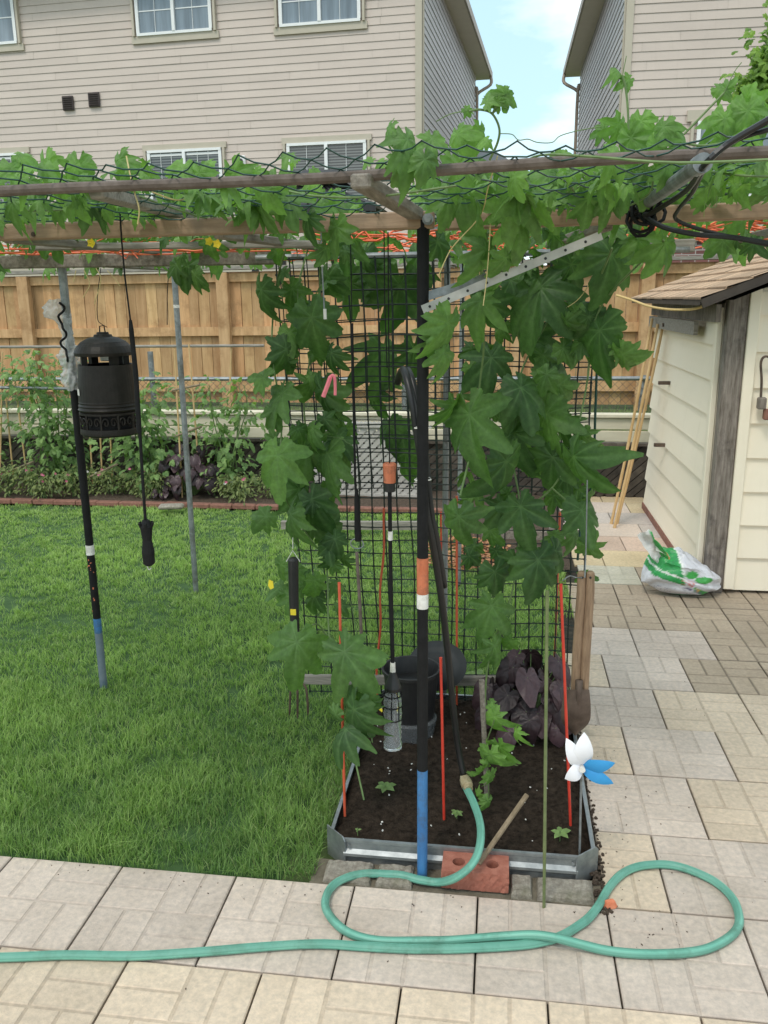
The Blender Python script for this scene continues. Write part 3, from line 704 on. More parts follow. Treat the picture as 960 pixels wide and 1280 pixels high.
xm = (SXW+xr)/2; slope = .40; zg = z_e+(xm-SXW)*slope
b.add([(SXW, SYF+.01, z_e), (xr, SYF+.01, z_e), (xm, SYF+.01, zg)], [(0, 1, 2)]); b.add([(SXW, YB, z_e), (xr, YB, z_e), (xm, YB, zg)], [(0, 1, 2)])
b.build('wall', 'shed_siding', root)
b = MB(); b.box((SXW+.0, SYF-.045, 0), (SXW+.105, SYF+.03, z_e+.1), ch=.006); b.build('corner_post', 'weathered_post', root)
b = MB(); b.box((SXW+.107, SYF-.055, .03), (SXW+.165, SYF-.0, z_e+.08), ch=.004); b.build('corner_trim', 'shed_siding', root)
b = MB(); b.box((SXW-.034, SYF+.033, .03), (SXW-.002, SYF+.095, z_e-.02), ch=.004); b.build('corner_trim', 'shed_siding', root)
b = MB(); b.box((SXW-.06, SYF-.03, z_e-.10), (SXW-.032, YB, z_e-.005)); b.build('eave_board', 'weathered_post', root)
b = MB(); b.box((SXW-.09, SYF+.35, z_e-.185), (SXW-.065, YB-.1, z_e-.105)); b.build('eave_board', 'grey_wood', root)
b = MB(); b.box((SXW-.035, SYF+.1, .0), (SXW-.004, YB, .05)); b.build('sill', 'edging', root)
# roof with laid shingles
x_e = ex0.x; ov0 = 4.68; ov1 = YB+.12; z_edge = ex0.z-.01
def roofpt(x, y, up=0.): return Vector((x, y, z_edge+(min(x, 2*xm-x)-x_e)*slope+up))
b = MB(); x2 = 2*xm-x_e
b.add([roofpt(x_e, ov0), roofpt(xm, ov0), roofpt(xm, ov1), roofpt(x_e, ov1)], [(0, 1, 2, 3)]); b.add([roofpt(xm, ov0), roofpt(x2, ov0), roofpt(x2, ov1), roofpt(xm, ov1)], [(0, 1, 2, 3)])
b.build('roof_deck', 'black_matte', root)
b = MB(); x = x_e-.02
while x < xm:
    y = ov0-.02-random.uniform(0, .2)
    while y < ov1:
        w = random.uniform(.13, .22); ya, yb = max(y, ov0-.02), min(y+w, ov1+.02)
        if yb-ya > .01:
            k = random.uniform(.72, 1.1); col = (.56*k, .385*k, .25*k); up = .024+random.uniform(0, .004)
            p = [roofpt(x, ya+.002, up), roofpt(x+.17, ya+.002, .012), roofpt(x+.17, yb-.002, .012), roofpt(x, yb-.002, up), roofpt(x, ya+.002, up-.013), roofpt(x, yb-.002, up-.013)]
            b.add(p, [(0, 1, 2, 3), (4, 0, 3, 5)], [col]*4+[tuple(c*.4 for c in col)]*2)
        y += w
    x += .125
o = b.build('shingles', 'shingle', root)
b = MB(); b.bar(roofpt(x_e-.01, ov0+.0, -.012), roofpt(xm, ov0, -.012), .03, .046); b.bar(roofpt(x2, ov0+.0, -.012), roofpt(xm, ov0, -.0125), .03, .046); b.build('rake_board', 'fascia_dark', root)
b = MB(); b.bar(roofpt(x_e-.0, ov0+.017, -.012), roofpt(x_e-.0, ov1, -.012), .03, .026); b.build('drip_edge', 'fascia_dark', root)
b = MB(); b.add([roofpt(SXW-.03, ov0+.02, -.06), roofpt(SXW-.03, SYF-.05, -.06), roofpt(xm, SYF-.05, -.06), roofpt(xm, ov0+.02, -.06)], [(0, 1, 2, 3)]); b.build('soffit', 'black_matte', root)
for (py, dx) in ((398, .0), (470, .0), (547, .0)):   # little pegs on the side wall
    p = P(828-(py-398)*.12, py+8, 6.3); b = MB(); b.box((SXW-.10, 6.25, p.z-.012), (SXW-.01, 6.28, p.z+.012)); b.build('peg', 'rust_steel', root)

# things by the shed
for i, (bx, by, tx, ty) in enumerate(((764, 655, 815, 398), (768, 660, 822, 405), (771, 655, 830, 400))):
    base = G(bx, by, .0); Yt = base.y+.12; top = P(tx, ty, Yt); b = MB(); n = 14
    pts = [base.lerp(top, t/n)+Vector((.01*math.sin(3*t/n), 0, 0)) for t in range(n+1)]; rr = [.0105+(.002 if t % 3 == 0 else 0) for t in range(n+1)]
    b.tube(pts, rr, 8); o = b.build('bamboo_cane', 'bamboo', loc=base)
    tag(o, ['leftmost bamboo cane leaning against the shed side wall', 'middle bamboo cane of those leaning against the shed side wall', 'rightmost bamboo cane leaning against the shed, top by the eave'][i], 'cane', 'bamboo canes leaning on the shed')
b = MB(); b.tube(smooth_path([P(771, 369, 6.2), P(790, 375, 6.0), P(812, 383, 5.7), P(840, 387, 5.3), P(868, 386, 5.05), P(885, 380, 4.95)], 6), .008, 6)
o = b.build('yellow_cord', 'yellow_cord', loc=P(840, 387, 5.3)); tag(o, 'thin yellow cord strung along under the shed eave', 'cord')
root = thing('hanging_tool', 'small tool hanging by a loop on the shed front wall at the right edge', 'tool', P(954, 520, 4.88))
b = MB(); b.tube(smooth_path([P(951, 497, 4.88), P(952, 475, 4.88), P(951, 455, 4.88), P(954, 447, 4.88), P(960, 446, 4.88), P(966, 452, 4.88), P(966, 475, 4.88)], 5), .007, 6); b.build('loop', 'rust_steel', root)
b = MB(); p = P(952, 504, 4.88); b.obox(p, Matrix.Identity(3), (.045, .04, .065), ch=.006); b.build('box', 'weathered_post', root)
b = MB(); p = P(959, 518, 4.88); b.obox(p, Matrix.Identity(3), (.04, .04, .06), ch=.006); b.build('block', 'edging', root)

# fertiliser bag
def make_bag():
    base = G(850, 742, 0); root = thing('fertilizer_bag', 'slumped half empty white and green garden fertiliser bag against the shed corner', 'bag', base)
    nu, nv = 150, 84; V = []; Cc = []
    for j in range(nv+1):
        v = j/nv
        for i in range(nu):
            a = 2*math.pi*i/nu; ca, sa = math.cos(a), math.sin(a)
            t = v*math.pi; sz = math.sin(t)**.7
            x = .225*sz*abs(ca)**.8*math.copysign(1, ca); y = .13*sz*abs(sa)**.8*math.copysign(1, sa); z = .5-.5*math.cos(t)
            hx = .255-.46*max(0, x+.02)*1.05+.03*math.exp(-((x+.14)/.1)**2); hx = max(hx, .035)
            if x < -.12: hx *= 1-.6*max(0, (-x-.12)/.12)**2
            w = 1+.16*mnoise.noise((x*9, y*9, z*4))+.07*mnoise.noise((x*26, y*26, z*9)); zz = hx*z**.8*w
            if x > .12: y *= max(.25, 1-(x-.12)*4.5)
            X = x+.03*mnoise.noise((y*8, z*5, 2)); Yp = y+.02*mnoise.noise((x*10, z*6, 5))
            V.append(base+Vector((X, Yp, max(.003, zz))))
            s = X+.45*zz; col = (.60, .60, .64); q = zz+.34*X; g = .30+.10*mnoise.noise((X*30, zz*160, 0))
            if q > .085 and X < -.015-.25*(zz-.15): col = (.03, g, .08)
            if abs(q-.128) < .005 and X < .0: col = (.72, .74, .70)
            if abs(X-.02+.25*(zz-.15)+.035) < .005 and zz > .1: col = (.72, .74, .70)
            if .05 < X < .16 and .05 < zz+.5*(X-.05) < .085: col = (.04, .33, .06)
            if ((X-.03)/.034)**2+((zz-.155)/.024)**2 < 1: col = (.05, .35, .07)
            if ((X-.10)/.05)**2+((zz-.125)/.02)**2 < 1: col = (.06, .36, .08)
            if .062 < X < .085 and .055 < zz+.5*(X-.05) < .08: col = (.55, .36, .08)
            if -.02 < X < .05 and .092 < zz+.3*X < .125 and mnoise.noise((X*120, zz*90, 0)) > .05: col = (.55, .16, .15)
            if .0 < X < .10 and .066 < zz+.35*X < .085 and mnoise.noise((X*140, zz*60, 3)) > .0: col = (.13, .12, .20)
            if zz < .02: col = (.02, .20, .06)
            elif zz < .075 and mnoise.noise((X*90, zz*120, 1)) > .42: col = (.34, .34, .42)
            Cc.append(col)
    Fq = [(j*nu+i, j*nu+(i+1) % nu, (j+1)*nu+(i+1) % nu, (j+1)*nu+i) for j in range(nv) for i in range(nu)]
    b = MB(); b.add(V, Fq, Cc); b.build('bag_body', 'bag', root, smooth=True)
    # open top folded over
    b = MB(); V = []; Cc = []; n, m = 18, 14
    for j in range(m+1):
        t = j/m
        for i in range(n+1):
            s = i/n-.5; p = Vector((-.155+.07*t*t*-1+s*(.05+.20*t*(1.25-t)*1.2)+.10*t*(1-t)*0+.06*(1-t), -.05-.05*math.sin(t*2)+.03*math.cos(s*9+t*4)*t, .17+.25*t-abs(s)*.10*t-.16*max(0, s)*t))
            p += Vector((.01*mnoise.noise((s*9, t*7, 1)), .02*mnoise.noise((s*8, t*6, 4)), .01*mnoise.noise((s*7, t*7, 8))))
            V.append(base+p); q = s+.1*mnoise.noise((t*5, s*5, 3))
            Cc.append((.72, .71, .69) if q < -.12 or t > .95 else ((.04, .33, .07) if q < .22 else (.80, .28, .08) if q < .31 else (.72, .70, .64)))
    Fq = [(j*(n+1)+i, j*(n+1)+i+1, (j+1)*(n+1)+i+1, (j+1)*(n+1)+i) for j in range(m) for i in range(n)]
    b.add(V, Fq, Cc); b.build('bag_flap', 'bag', root, smooth=True)
make_bag()

# ================================================================== PERGOLA
PB = Vector((-.203, 2.197, 0)); YB1 = 2.2; YB2 = 3.28; YF = 1.72
per = thing('pergola', 'home made garden pergola of beams and pipes carrying nets and vines', 'pergola', PB)
def beam(p, q, h, w, m, name='beam', parent=per): b = MB(); b.bar(p, q, w, h, ch=.004); return b.build(name, m, parent)
a, c = P(0, 291, YB1), P(543, 275, YB1); d = (a-c).normalized(); beam(c, a+d*1.2, .042, .035, 'beam')
a, c2 = P(548, 278, YB1+.045), P(960, 263, YB1+.045); d = (c2-a).normalized(); beam(a-d*.0, c2+d*.6, .040, .035, 'beam')
p = P(535, 274, YB1-.022); b = MB(); b.tube([p, p+Vector((0, -.012, 0))], .009, 6); b.tube([p+Vector((0, .001, 0)), p+Vector((0, -.004, 0))], .014, 14); b.build('bolt', 'galv', per)
p = P(42, 293, YB1-.018); b = MB(); b.tube([p, p+Vector((0, -.004, 0))], .006, 8); b.build('bolt', 'rust_steel', per)
# second beam and the rail that carries the trellis net
a, c = P(0, 328, YB2), P(352, 322, YB2); d = (a-c).normalized(); beam(c, a+d*1.4, .05, .045, 'old_wood')
b = MB(); ra, rb_ = P(320, 322, 3.22), P(862, 312, 3.22); b.tube([ra, rb_], .011, 10); b.build('top_rail', 'galv', per)
beam(P(742, 309, 3.26), P(868, 307, 3.26), .045, .04, 'grey_wood')
# rusty front pipe with a slight bend, and lath, plus cross members
b = MB(); b.tube(smooth_path([P(-320, 260, YF), P(0, 239, YF), P(250, 229, YF), P(420, 222, YF), P(560, 212, YF), P(760, 199, YF), P(960, 190, YF), P(1200, 182, YF)], 6), .011, 10); b.build('front_pipe', 'rust_pipe', per)
p = P(450, 226, YF-.03); q = P(520, 268, YB1); beam(p, q, .028, .04, 'old_wood', 'cross_beam')
p = P(118, 239, YF+.02); q = P(262, 277, YB1+.4); beam(p, q, .028, .036, 'grey_wood', 'cross_beam')
p = P(-250, 262, YF); q = P(-60, 300, YB1+.5); beam(p, q, .028, .036, 'grey_wood', 'cross_beam')
for (x, w) in ((-1.35, .03), (-.75, .028), (.25, .028), (.75, .03)):
    z1 = P(300, 300, YB1).z+.02; beam((x, YB1+.05, z1), (x+random.uniform(-.1, .1), YB2+.1, P(200, 325, YB2).z+.035), .025, .03, 'old_wood', 'cross_beam')
beam(P(40, 309, 2.75), P(400, 305, 2.75), .022, .03, 'grey_wood', 'cross_beam')
# galvanised pipe lashed to the right beam
b = MB(); p, q = P(802, 258, YB1+.02), P(878, 204, 1.62); b.tube([p, q], .0145, 16); d = (q-p).normalized(); b.tube([q-d*.035, q+d*.004], .0172, 16); b.build('outrigger_pipe', 'galv', per)
b = MB()
for i in range(9):
    ce = P(805, 262, YB1)+Vector((random.uniform(-.012, .02), -.02+random.uniform(-.02, .03), random.uniform(-.03, .03)))
    b.tube([ce+Vector((.03*math.cos(t*.7+i), .028*math.sin(t*.7+i*2), .03*math.sin(t*.7+i))) for t in range(10)], .0045, 5)
b.build('lashing', 'black_matte', per)
# slotted brace
p, q = P(528, 387, 2.165), P(752, 294, 2.18); b = MB(); b.bar(p, q, .021, .006, up=(0, -1, .0)); br = b.build('brace', 'brace_alu', per)
d = q-p; nrm = Vector((0, -1, 0))
for i in range(9): b = MB(); c_ = p+d*((i+.4)/9.2)+nrm*.0032; b.tube([c_, c_+nrm*.0006], .0036, 8); b.build('brace_hole', 'black_plastic', br)
b = MB(); p2, q2 = p+Vector((0, .03, .03)), p.lerp(q, .42)+Vector((0, .05, .012)); b.bar(p2, q2, .022, .006, up=(0, -1, 0)); b.build('brace', 'galv', per)
# posts
def zat(v, Y=2.197, u=531): return P(u, v, Y).z
def post(x, y, bands, r, ztop, zlow=0.):
    zs = [zlow]+[z for z, _ in bands]; first = None
    for (z0, (z1, m)) in zip(zs, bands):
        b = MB(); k = 1.06 if 'tape' in m else 1.; b.tube([(x, y, z0+.0005), (x, y, lerp(z0, z1, .5)), (x, y, z1)], r*k, 16)
        if first is None: first = b.build('post', m, per, smooth=False)
        else: b.build('post_band', m, first)
ptop = P(535, 283, 2.197).z
post(PB.x, PB.y, [(zat(962), 'blue_paint'), (zat(760), 'black_matte'), (zat(742), 'white_tape'), (zat(697), 'orange_tape'), (ptop+.015, 'black_matte')], .0155, ptop)
X1, Y1 = -1.758, 3.298
zz = lambda v: P(108, v, Y1).z
post(X1, Y1, [(zz(790), 'grey_blue'), (zz(772), 'blue_paint'), (zz(693), 'black_matte'), (zz(681), 'white_tape'), (zz(487), 'black_matte'), (zz(330), 'galv')], .017, 0)
b = MB()
for i in range(11):
    v = random.uniform(696, 770); a = random.uniform(-2.6, -.6); p = Vector((X1+.0172*math.cos(a), Y1+.0172*math.sin(a), zz(v))); s = random.uniform(.002, .006)
    b.obox(p, Matrix.Rotation(a+math.pi/2, 3, 'Z')@Matrix.Rotation(random.uniform(0, 3), 3, 'Y'), (s, .001, s*1.6))
b.build('paint_fleck', 'orange_tape', per)
post(-1.796, 4.594, [(P(230, 385, 4.594).z, 'galv'), (P(230, 381, 4.594).z, 'white_tape'), (P(228, 335, 4.594).z, 'galv')], .016, 0)
x = P(557, 600, 3.3).x; post(x, 3.3, [(P(560, 318, 3.3).z, 'galv')], .012, 0)
x = P(575, 600, 4.9).x; post(x, 4.9, [(P(575, 330, 4.9).z, 'galv')], .014, 0)
post(1.9, 2.25, [(P(960, 262, 2.25).z, 'galv')], .018, 0); post(-2.9, 3.3, [(P(0, 328, 3.3).z, 'galv')], .017, 0)
beam((-1.796, 4.594, P(228, 335, 4.594).z), (-1.77, 3.3, zz(326)), .03, .03, 'old_wood', 'cross_beam')
# foot rail that holds the bottom of the net
b = MB(); b.bar(P(376, 849, 3.16), P(722, 852, 3.16), .022, .04, ch=.003); b.build('foot_rail', 'grey_wood', per)
# black cables
b = MB()
b.tube(smooth_path([P(1010, 118, 1.5), P(960, 150, 1.55), P(910, 180, 1.58), P(880, 207, 1.6), P(862, 234, 1.8), P(838, 252, 2.0), P(815, 266, 2.12), P(806, 270, 2.15), P(830, 284, 2.13), P(870, 293, 2.1), P(910, 296, 2.08), P(960, 304, 2.05), P(1010, 312, 2.)], 6), .0060, 7)
o = b.build('cable', 'hose_black', loc=P(860, 235, 1.8)); tag(o, 'thicker black cable looping over the end of the galvanised pipe at upper right', 'cable')
b = MB()
b.tube(smooth_path([P(1010, 150, 1.52), P(960, 162, 1.56), P(915, 178, 1.6), P(884, 206, 1.64), P(866, 240, 1.85), P(848, 262, 2.02), P(845, 274, 2.1), P(870, 285, 2.1), P(905, 294, 2.09), P(960, 306, 2.06), P(1000, 312, 2.03)], 6), .0045, 7)
o = b.build('cable', 'hose_black', loc=P(866, 240, 1.85)); tag(o, 'thinner black cable hanging just right of the thicker one at upper right', 'cable')

# ================================================================== NETS
def net_wavy(x, y): return .03*mnoise.noise((x*3.1, y*2.3, 1.1))+.012*mnoise.noise((x*9, y*8, 4))
def canopy_net():
    b = MB(); zF = P(480, 219, YF).z+.012; zB = P(300, 283, YB1).z+.03
    def pt(i, j):                       # diamond lattice node, i across, j along depth
        x = -2.0+i*.084+(.042 if j % 2 else 0); y = 1.60+j*.058
        if y < YF: z = zF+.016*min(1, (YF-y)/.16)+.008
        else: z = lerp(zF, zB, min(1, (y-YF)/(YB1-YF)))
        z += .022*x*-.0+net_wavy(x, y)*.8+.0125*(x+.2)*.0
        return Vector((x+.012*mnoise.noise((x*7, y*7, 9)), y+.02*mnoise.noise((x*5, y*6, 2)), z+x*.012))
    ni, nj = 46, 18
    for i in range(ni):
        for dr in (0, 1):
            pts = []; k = i
            for j in range(nj):
                if not 0 <= k < ni: break
                pts.append(pt(k, j))
                if dr == 0: k += 1 if j % 2 else 0
                else: k -= 0 if j % 2 else 1
            if len(pts) > 1:
                q = []
                for a, c in zip(pts[:-1], pts[1:]): q += [a, a.lerp(c, .5)+Vector((0, 0, -.004))]
                b.tube(q+[pts[-1]], .0017, 4, cap=False)
    o = b.build('canopy_net', 'net', loc=(0, YF, zF)); tag(o, 'dark green diamond mesh netting stretched over the pergola top', 'netting')
canopy_net()
def orange_net():
    b = MB()
    for (xa, xb, n) in ((-2.6, -.62, 60), (-.62, .05, 34), (.42, 1.15, 40)):
        for i in range(n):
            x = random.uniform(xa, xb); y = random.uniform(2.7, 4.1); z = 1.885+.055*(x > -.62)*.4+random.uniform(-.012, .03)+(.02 if x > .4 else 0)
            L_ = random.uniform(.08, .3); an = random.uniform(-.5, .5); pts = [Vector((x+L_*t/5*math.cos(an), y+L_*t/5*math.sin(an), z+.014*math.sin(t*2+i))) for t in range(6)]
            b.tube(pts, .0035 if x > -.62 else .0022, 4, cap=False)
        for i in range(n//5):
            y = random.uniform(2.7, 4.1); z = 1.885+.02*(xa > -.7)
            b.tube([Vector((lerp(xa, xb, t/12), y+.04*math.sin(t+i), z+random.uniform(-.01, .012))) for t in range(13)], .003, 4, cap=False)
    o = b.build('orange_net', 'orange_net', loc=(-.5, 3.4, 1.88)); tag(o, 'bunched bright orange plastic netting lying on the rear pergola rails', 'netting')
orange_net()
YN = 3.19
def trellis_net():
    xl_t, xr_t = P(345, 330, YN).x, P(748, 315, YN).x; zt = P(540, 321, YN).z; zb = P(540, 872, YN).z
    xl_b, xr_b = P(388, 872, YN).x, P(722, 872, YN).x
    b = MB(); nx, nz = 25, 44
    def pt(u, v, lay):
        x = lerp(lerp(xl_t, xl_b, v), lerp(xr_t, xr_b, v**1.6), u); z = lerp(zt, zb, v)
        x += .010*mnoise.noise((u*5, v*5, 2+lay)); z += .014*mnoise.noise((u*4, v*6, 7+lay))*(1 if v > .02 else 0)
        return Vector((x, YN+.02*mnoise.noise((u*3, v*3, 4))+lay*.03, z))
    for lay, (nx, nz, r, vmax, u0) in enumerate(((22, 31, .0025, 1., 0), (22, 16, .0019, .50, 0))):
        for i in range(nx+1):
            b.tube([pt(i/nx, v/40*vmax, lay) for v in range(41)], r*1.15, 4, cap=False)
        for j in range(nz+1):
            b.tube([pt(u/30, j/nz*vmax, lay) for u in range(31)], r, 4, cap=False)
        for i in range(nx+1):
            for j in range(nz+1):
                if lay == 0: b.obox(pt(i/nx, j/nz*vmax, lay), Matrix.Rotation(.78, 3, 'Y'), (.010, .006, .010))
    root = thing('trellis_net', 'dark square mesh plant net hanging behind the metal raised bed', 'netting', ((xl_t+xr_t)/2, YN, zb))
    b.build('mesh', 'net_dark', root)
    b = MB(); b.tube(smooth_path([P(748, 300, YN-.02), P(747, 420, YN-.02), P(744, 520, YN-.02), P(741, 600, YN-.02), P(728, 640, YN-.02), P(722, 700, YN-.02)], 6), [.005]*31, 6); b.build('edge_cord', 'net', root)
trellis_net()

# ================================================================== RAISED BED
xl, xr_, yf, yb, zr = -.50, .312, 2.243, 3.27, .075
root = thing('raised_bed', 'galvanised steel raised garden bed with dark soil at the foot of the pergola post', 'raised bed', (-.1, 2.7, 0))
def panel(p, q, outn, name='side_panel', h=zr, rib=True):
    p = Vector(p); q = Vector(q); o = Vector(outn); b = MB()
    prof = [(-.02, 0), (.010, 0), (.014, .004), (.024, .013), (.033, .013), (.042, .0), (.062, 0), (.066, .003), (h, .003), (h, -.008), (h-.006, -.008)] if rib else [(-.02, 0), (h, 0), (h, -.006), (-.02, -.006)]
    V = [x+o*d+Vector((0, 0, z)) for x in (p, q) for z, d in prof]; n = len(prof)
    b.add(V, [(i, n+i, n+i+1, i+1) for i in range(n-1)]); return b.build(name, 'steel', root)
panel((-.452, yf, 0), (.262, yf, 0), (0, -1, 0)); panel((xr_, yf+.045, 0), (xr_, yb-.04, 0), (1, 0, 0)); panel((xl, yb-.04, 0), (xl, yf+.045, 0), (-1, 0, 0)); panel((.262, yb, 0), (-.452, yb, 0), (0, 1, 0))
for (p, q, o_) in (((xl-.016, yf+.05, 0), (-.448, yf-.012, 0), (-.7, -.7, 0)), ((.258, yf-.014, 0), (xr_+.014, yf+.048, 0), (.7, -.7, 0)), ((xl, yb-.04, 0), (-.452, yb, 0), (-.7, .7, 0)), ((.262, yb, 0), (xr_, yb-.04, 0), (.7, .7, 0))):
    b = MB(); p = Vector(p); q = Vector(q); o = Vector(o_)*.004
    zt = .085; V = [p+Vector((0, 0, -.02)), q+Vector((0, 0, -.02)), q+Vector((0, 0, zt-.012)), q.lerp(p, .12)+Vector((0, 0, zt)), p+Vector((0, 0, zt))]
    b.add(V+[x-o for x in V], [(0, 1, 2, 3, 4), (9, 8, 7, 6, 5), (0, 5, 6, 1), (1, 6, 7, 2), (2, 7, 8, 3), (3, 8, 9, 4), (4, 9, 5, 0)]); cp = b.build('corner_plate', 'steel', root)
b = MB()
for x in (-.435, .247):
    for z in (.055,): b.tube([(x, yf-.004, z), (x, yf-.009, z)], .0045, 8)
b.build('rivet', 'galv', root)
def soilz(x, y): 
    e = min(1, max(0, min(x-xl, xr_-x, y-yf, yb-y)/.05))
    return .040+.030*e*(.5+max(0, (y-2.4)/.9))+.020*fb(x, y, 7)*e+.010*fb(x, y, 22)+.006*fb(x, y, 55)
b = MB(); n = 110; V = []; x0, x1, y0, y1 = xl+.004, xr_-.004, yf+.004, yb-.004
for j in range(n+1):
    for i in range(n+1):
        x = lerp(x0, x1, i/n); y = lerp(y0, y1, j/n); c_ = .045
        dx = max(0, c_-min(x-x0, x1-x)); dy = max(0, c_-min(y-y0, y1-y))
        if dx+dy > c_:
            k = (dx+dy-c_)/2; x += k*(1 if x < -.1 else -1); y += k*(1 if y < 2.7 else -1)
        V.append((x, y, soilz(x, y)))
b.add(V, [(j*(n+1)+i, j*(n+1)+i+1, (j+1)*(n+1)+i+1, (j+1)*(n+1)+i) for j in range(n) for i in range(n)]); b.build('soil', 'soil', root, smooth=True)
b = MB()
for i in range(260):
    x = random.uniform(xl+.04, xr_-.04); y = random.uniform(yf+.03, yb-.04); s = random.uniform(.0025, .007)
    b.obox((x, y, soilz(x, y)+s*.3), Matrix.Rotation(random.uniform(0, 6), 3, 'Z')@Matrix.Rotation(random.uniform(0, 6), 3, 'X'), (s*1.5, s, s*.8))
sp = b.build('soil_crumb', 'soil', root); sp['kind'] = 'stuff'
b = MB()
for i in range(46):
    x = random.uniform(xl+.04, xr_-.04); y = random.uniform(yf+.03, yb-.1); s = random.uniform(.002, .0042)
    b.obox((x, y, soilz(x, y)+s*.4), Matrix.Rotation(random.uniform(0, 6), 3, 'Z')@Matrix.Rotation(.5, 3, 'X'), (s*1.5, s, s))
sp = b.build('perlite', 'white_tape', root); sp['kind'] = 'stuff'
# cobbles and bricks in front of the bed
cob = [(-.508, -.350, 'short grey stone block at the left front corner of the metal bed'), (-.344, -.225, 'grey stone block between the bed corner block and the blue post foot'), (.060, .128, 'small grey stone block right beside the red brick'), (.134, .312, 'long mossy stone block under the right front corner of the metal bed')]
for (xa, xb, lab) in cob:
    b = MB(); nx, ny = 18, 12; V = []; y0, y1 = 2.136, 2.240
    for j in range(ny+1):
        for i in range(nx+1):
            x = lerp(xa, xb, i/nx); y = lerp(y0, y1, j/ny); e = min(i, nx-i, j, ny-j)
            V.append((x+.003*fb(y*3, x, 30), y+.003*fb(x*3, y, 30), (-.03 if e == 0 else .004 if e == 1 else .012)+.004*fb(x, y, 60)))
    b.add(V, [(j*(nx+1)+i, j*(nx+1)+i+1, (j+1)*(nx+1)+i+1, (j+1)*(nx+1)+i) for j in range(ny) for i in range(nx)])
    o = b.build('stone_block', 'cobble', loc=((xa+xb)/2, 2.19, 0)); tag(o, lab, 'stone block', 'stone blocks edging the metal bed')
sheet('block_joint', -.54, .34, 2.131, 2.25, -.008, 'dirt', 20, 6, lambda x, y: .008*fb(x, y, 30))
def brick():
    import bmesh
    w, d, h = .198, .092, .06; root = thing('red_brick', 'red clay brick with two holes in front of the metal bed', 'brick', (-.043, 2.197, 0))
    b = MB(); hol = [(-.050, .0), (.050, .0)]; rad = .019; nseg = 20; top = []
    # top face: two cells each ringed round a hole
    for (hx, hy) in hol:
        x0, x1 = (-w/2, 0) if hx < 0 else (0, w/2); ring = []; outer = []
        for k in range(nseg):
            a = 2*math.pi*k/nseg; c, s_ = math.cos(a), math.sin(a); ring.append((hx+rad*c, hy+rad*s_))
            tx = ((x1-hx)/c if c > 1e-6 else (x0-hx)/c if c < -1e-6 else 9); ty = ((d/2)/s_ if s_ > 1e-6 else (-d/2)/s_ if s_ < -1e-6 else 9); t = min(tx, ty); outer.append((hx+c*t, hy+s_*t))
        corners = {}
        V = [(x, y, h) for x, y in ring]+[(x, y, h) for x, y in outer]+[(x, y, h-.045) for x, y in ring]
        Fq = []
        for k in range(nseg):
            j = (k+1) % nseg; Fq.append((k, nseg+k, nseg+j, j)); Fq.append((k, j, 2*nseg+j, 2*nseg+k))
            (xa, ya), (xb, yb_) = outer[k], outer[j]
            if abs(xa-xb) > 1e-5 and abs(ya-yb_) > 1e-5:      # fill the corner
                cx_ = x0 if min(abs(xa-x0), abs(xb-x0)) < 1e-4 else x1; cy_ = d/2 if ya > 0 else -d/2; V.append((cx_, cy_, h)); Fq.append((nseg+k, len(V)-1, nseg+j))
        Fq.append(tuple(range(3*nseg-1, 2*nseg-1, -1)))
        b.add([Vector(v)+Vector((-.043, 2.197, 0)) for v in V], Fq)
    V = []; nz = 5; nx = 24
    rimpts = [(-w/2+w*i/nx, -d/2) for i in range(nx)]+[(w/2, -d/2+d*i/10) for i in range(10)]+[(w/2-w*i/nx, d/2) for i in range(nx)]+[(-w/2, d/2-d*i/10) for i in range(10)]
    m_ = len(rimpts)
    for j in range(nz+1):
        for (x, y) in rimpts:
            z = h*j/nz; k = 0 if j == nz else .0022*mnoise.noise((x*90, y*90, z*70)); V.append((-.043+x*(1+k/w*2), 2.197+y*(1+k/d*4), z))
    b.add(V, [(j*m_+i, j*m_+(i+1) % m_, (j+1)*m_+(i+1) % m_, (j+1)*m_+i) for j in range(nz) for i in range(m_)])
    b.build('brick_body', 'red_brick', root)
    b = MB()
    for (hx, hy) in hol: b.lathe((-.043+hx, 2.197+hy, h-.044), [(0.0001, .001), (.0185, .001)], 16)
    b.build('brick_hole', 'black_matte', root)
brick()
b = MB(); p = G(762, 1133, 0); V = []
for k in range(9): a = 2*math.pi*k/9; r = random.uniform(.016, .026); V.append(p+Vector((r*math.cos(a), r*.75*math.sin(a), .002)))
V += [v.lerp(p, .35)+Vector((0, 0, random.uniform(.012, .022))) for v in V[:9]]
b.add(V, [tuple(range(9, 18))]+[(k, (k+1) % 9, 9+(k+1) % 9, 9+k) for k in range(9)]); o = b.build('brick_shard', 'orange_chip', loc=p); tag(o, 'small broken orange brick shard on the paving inside the hose loop', 'brick shard')

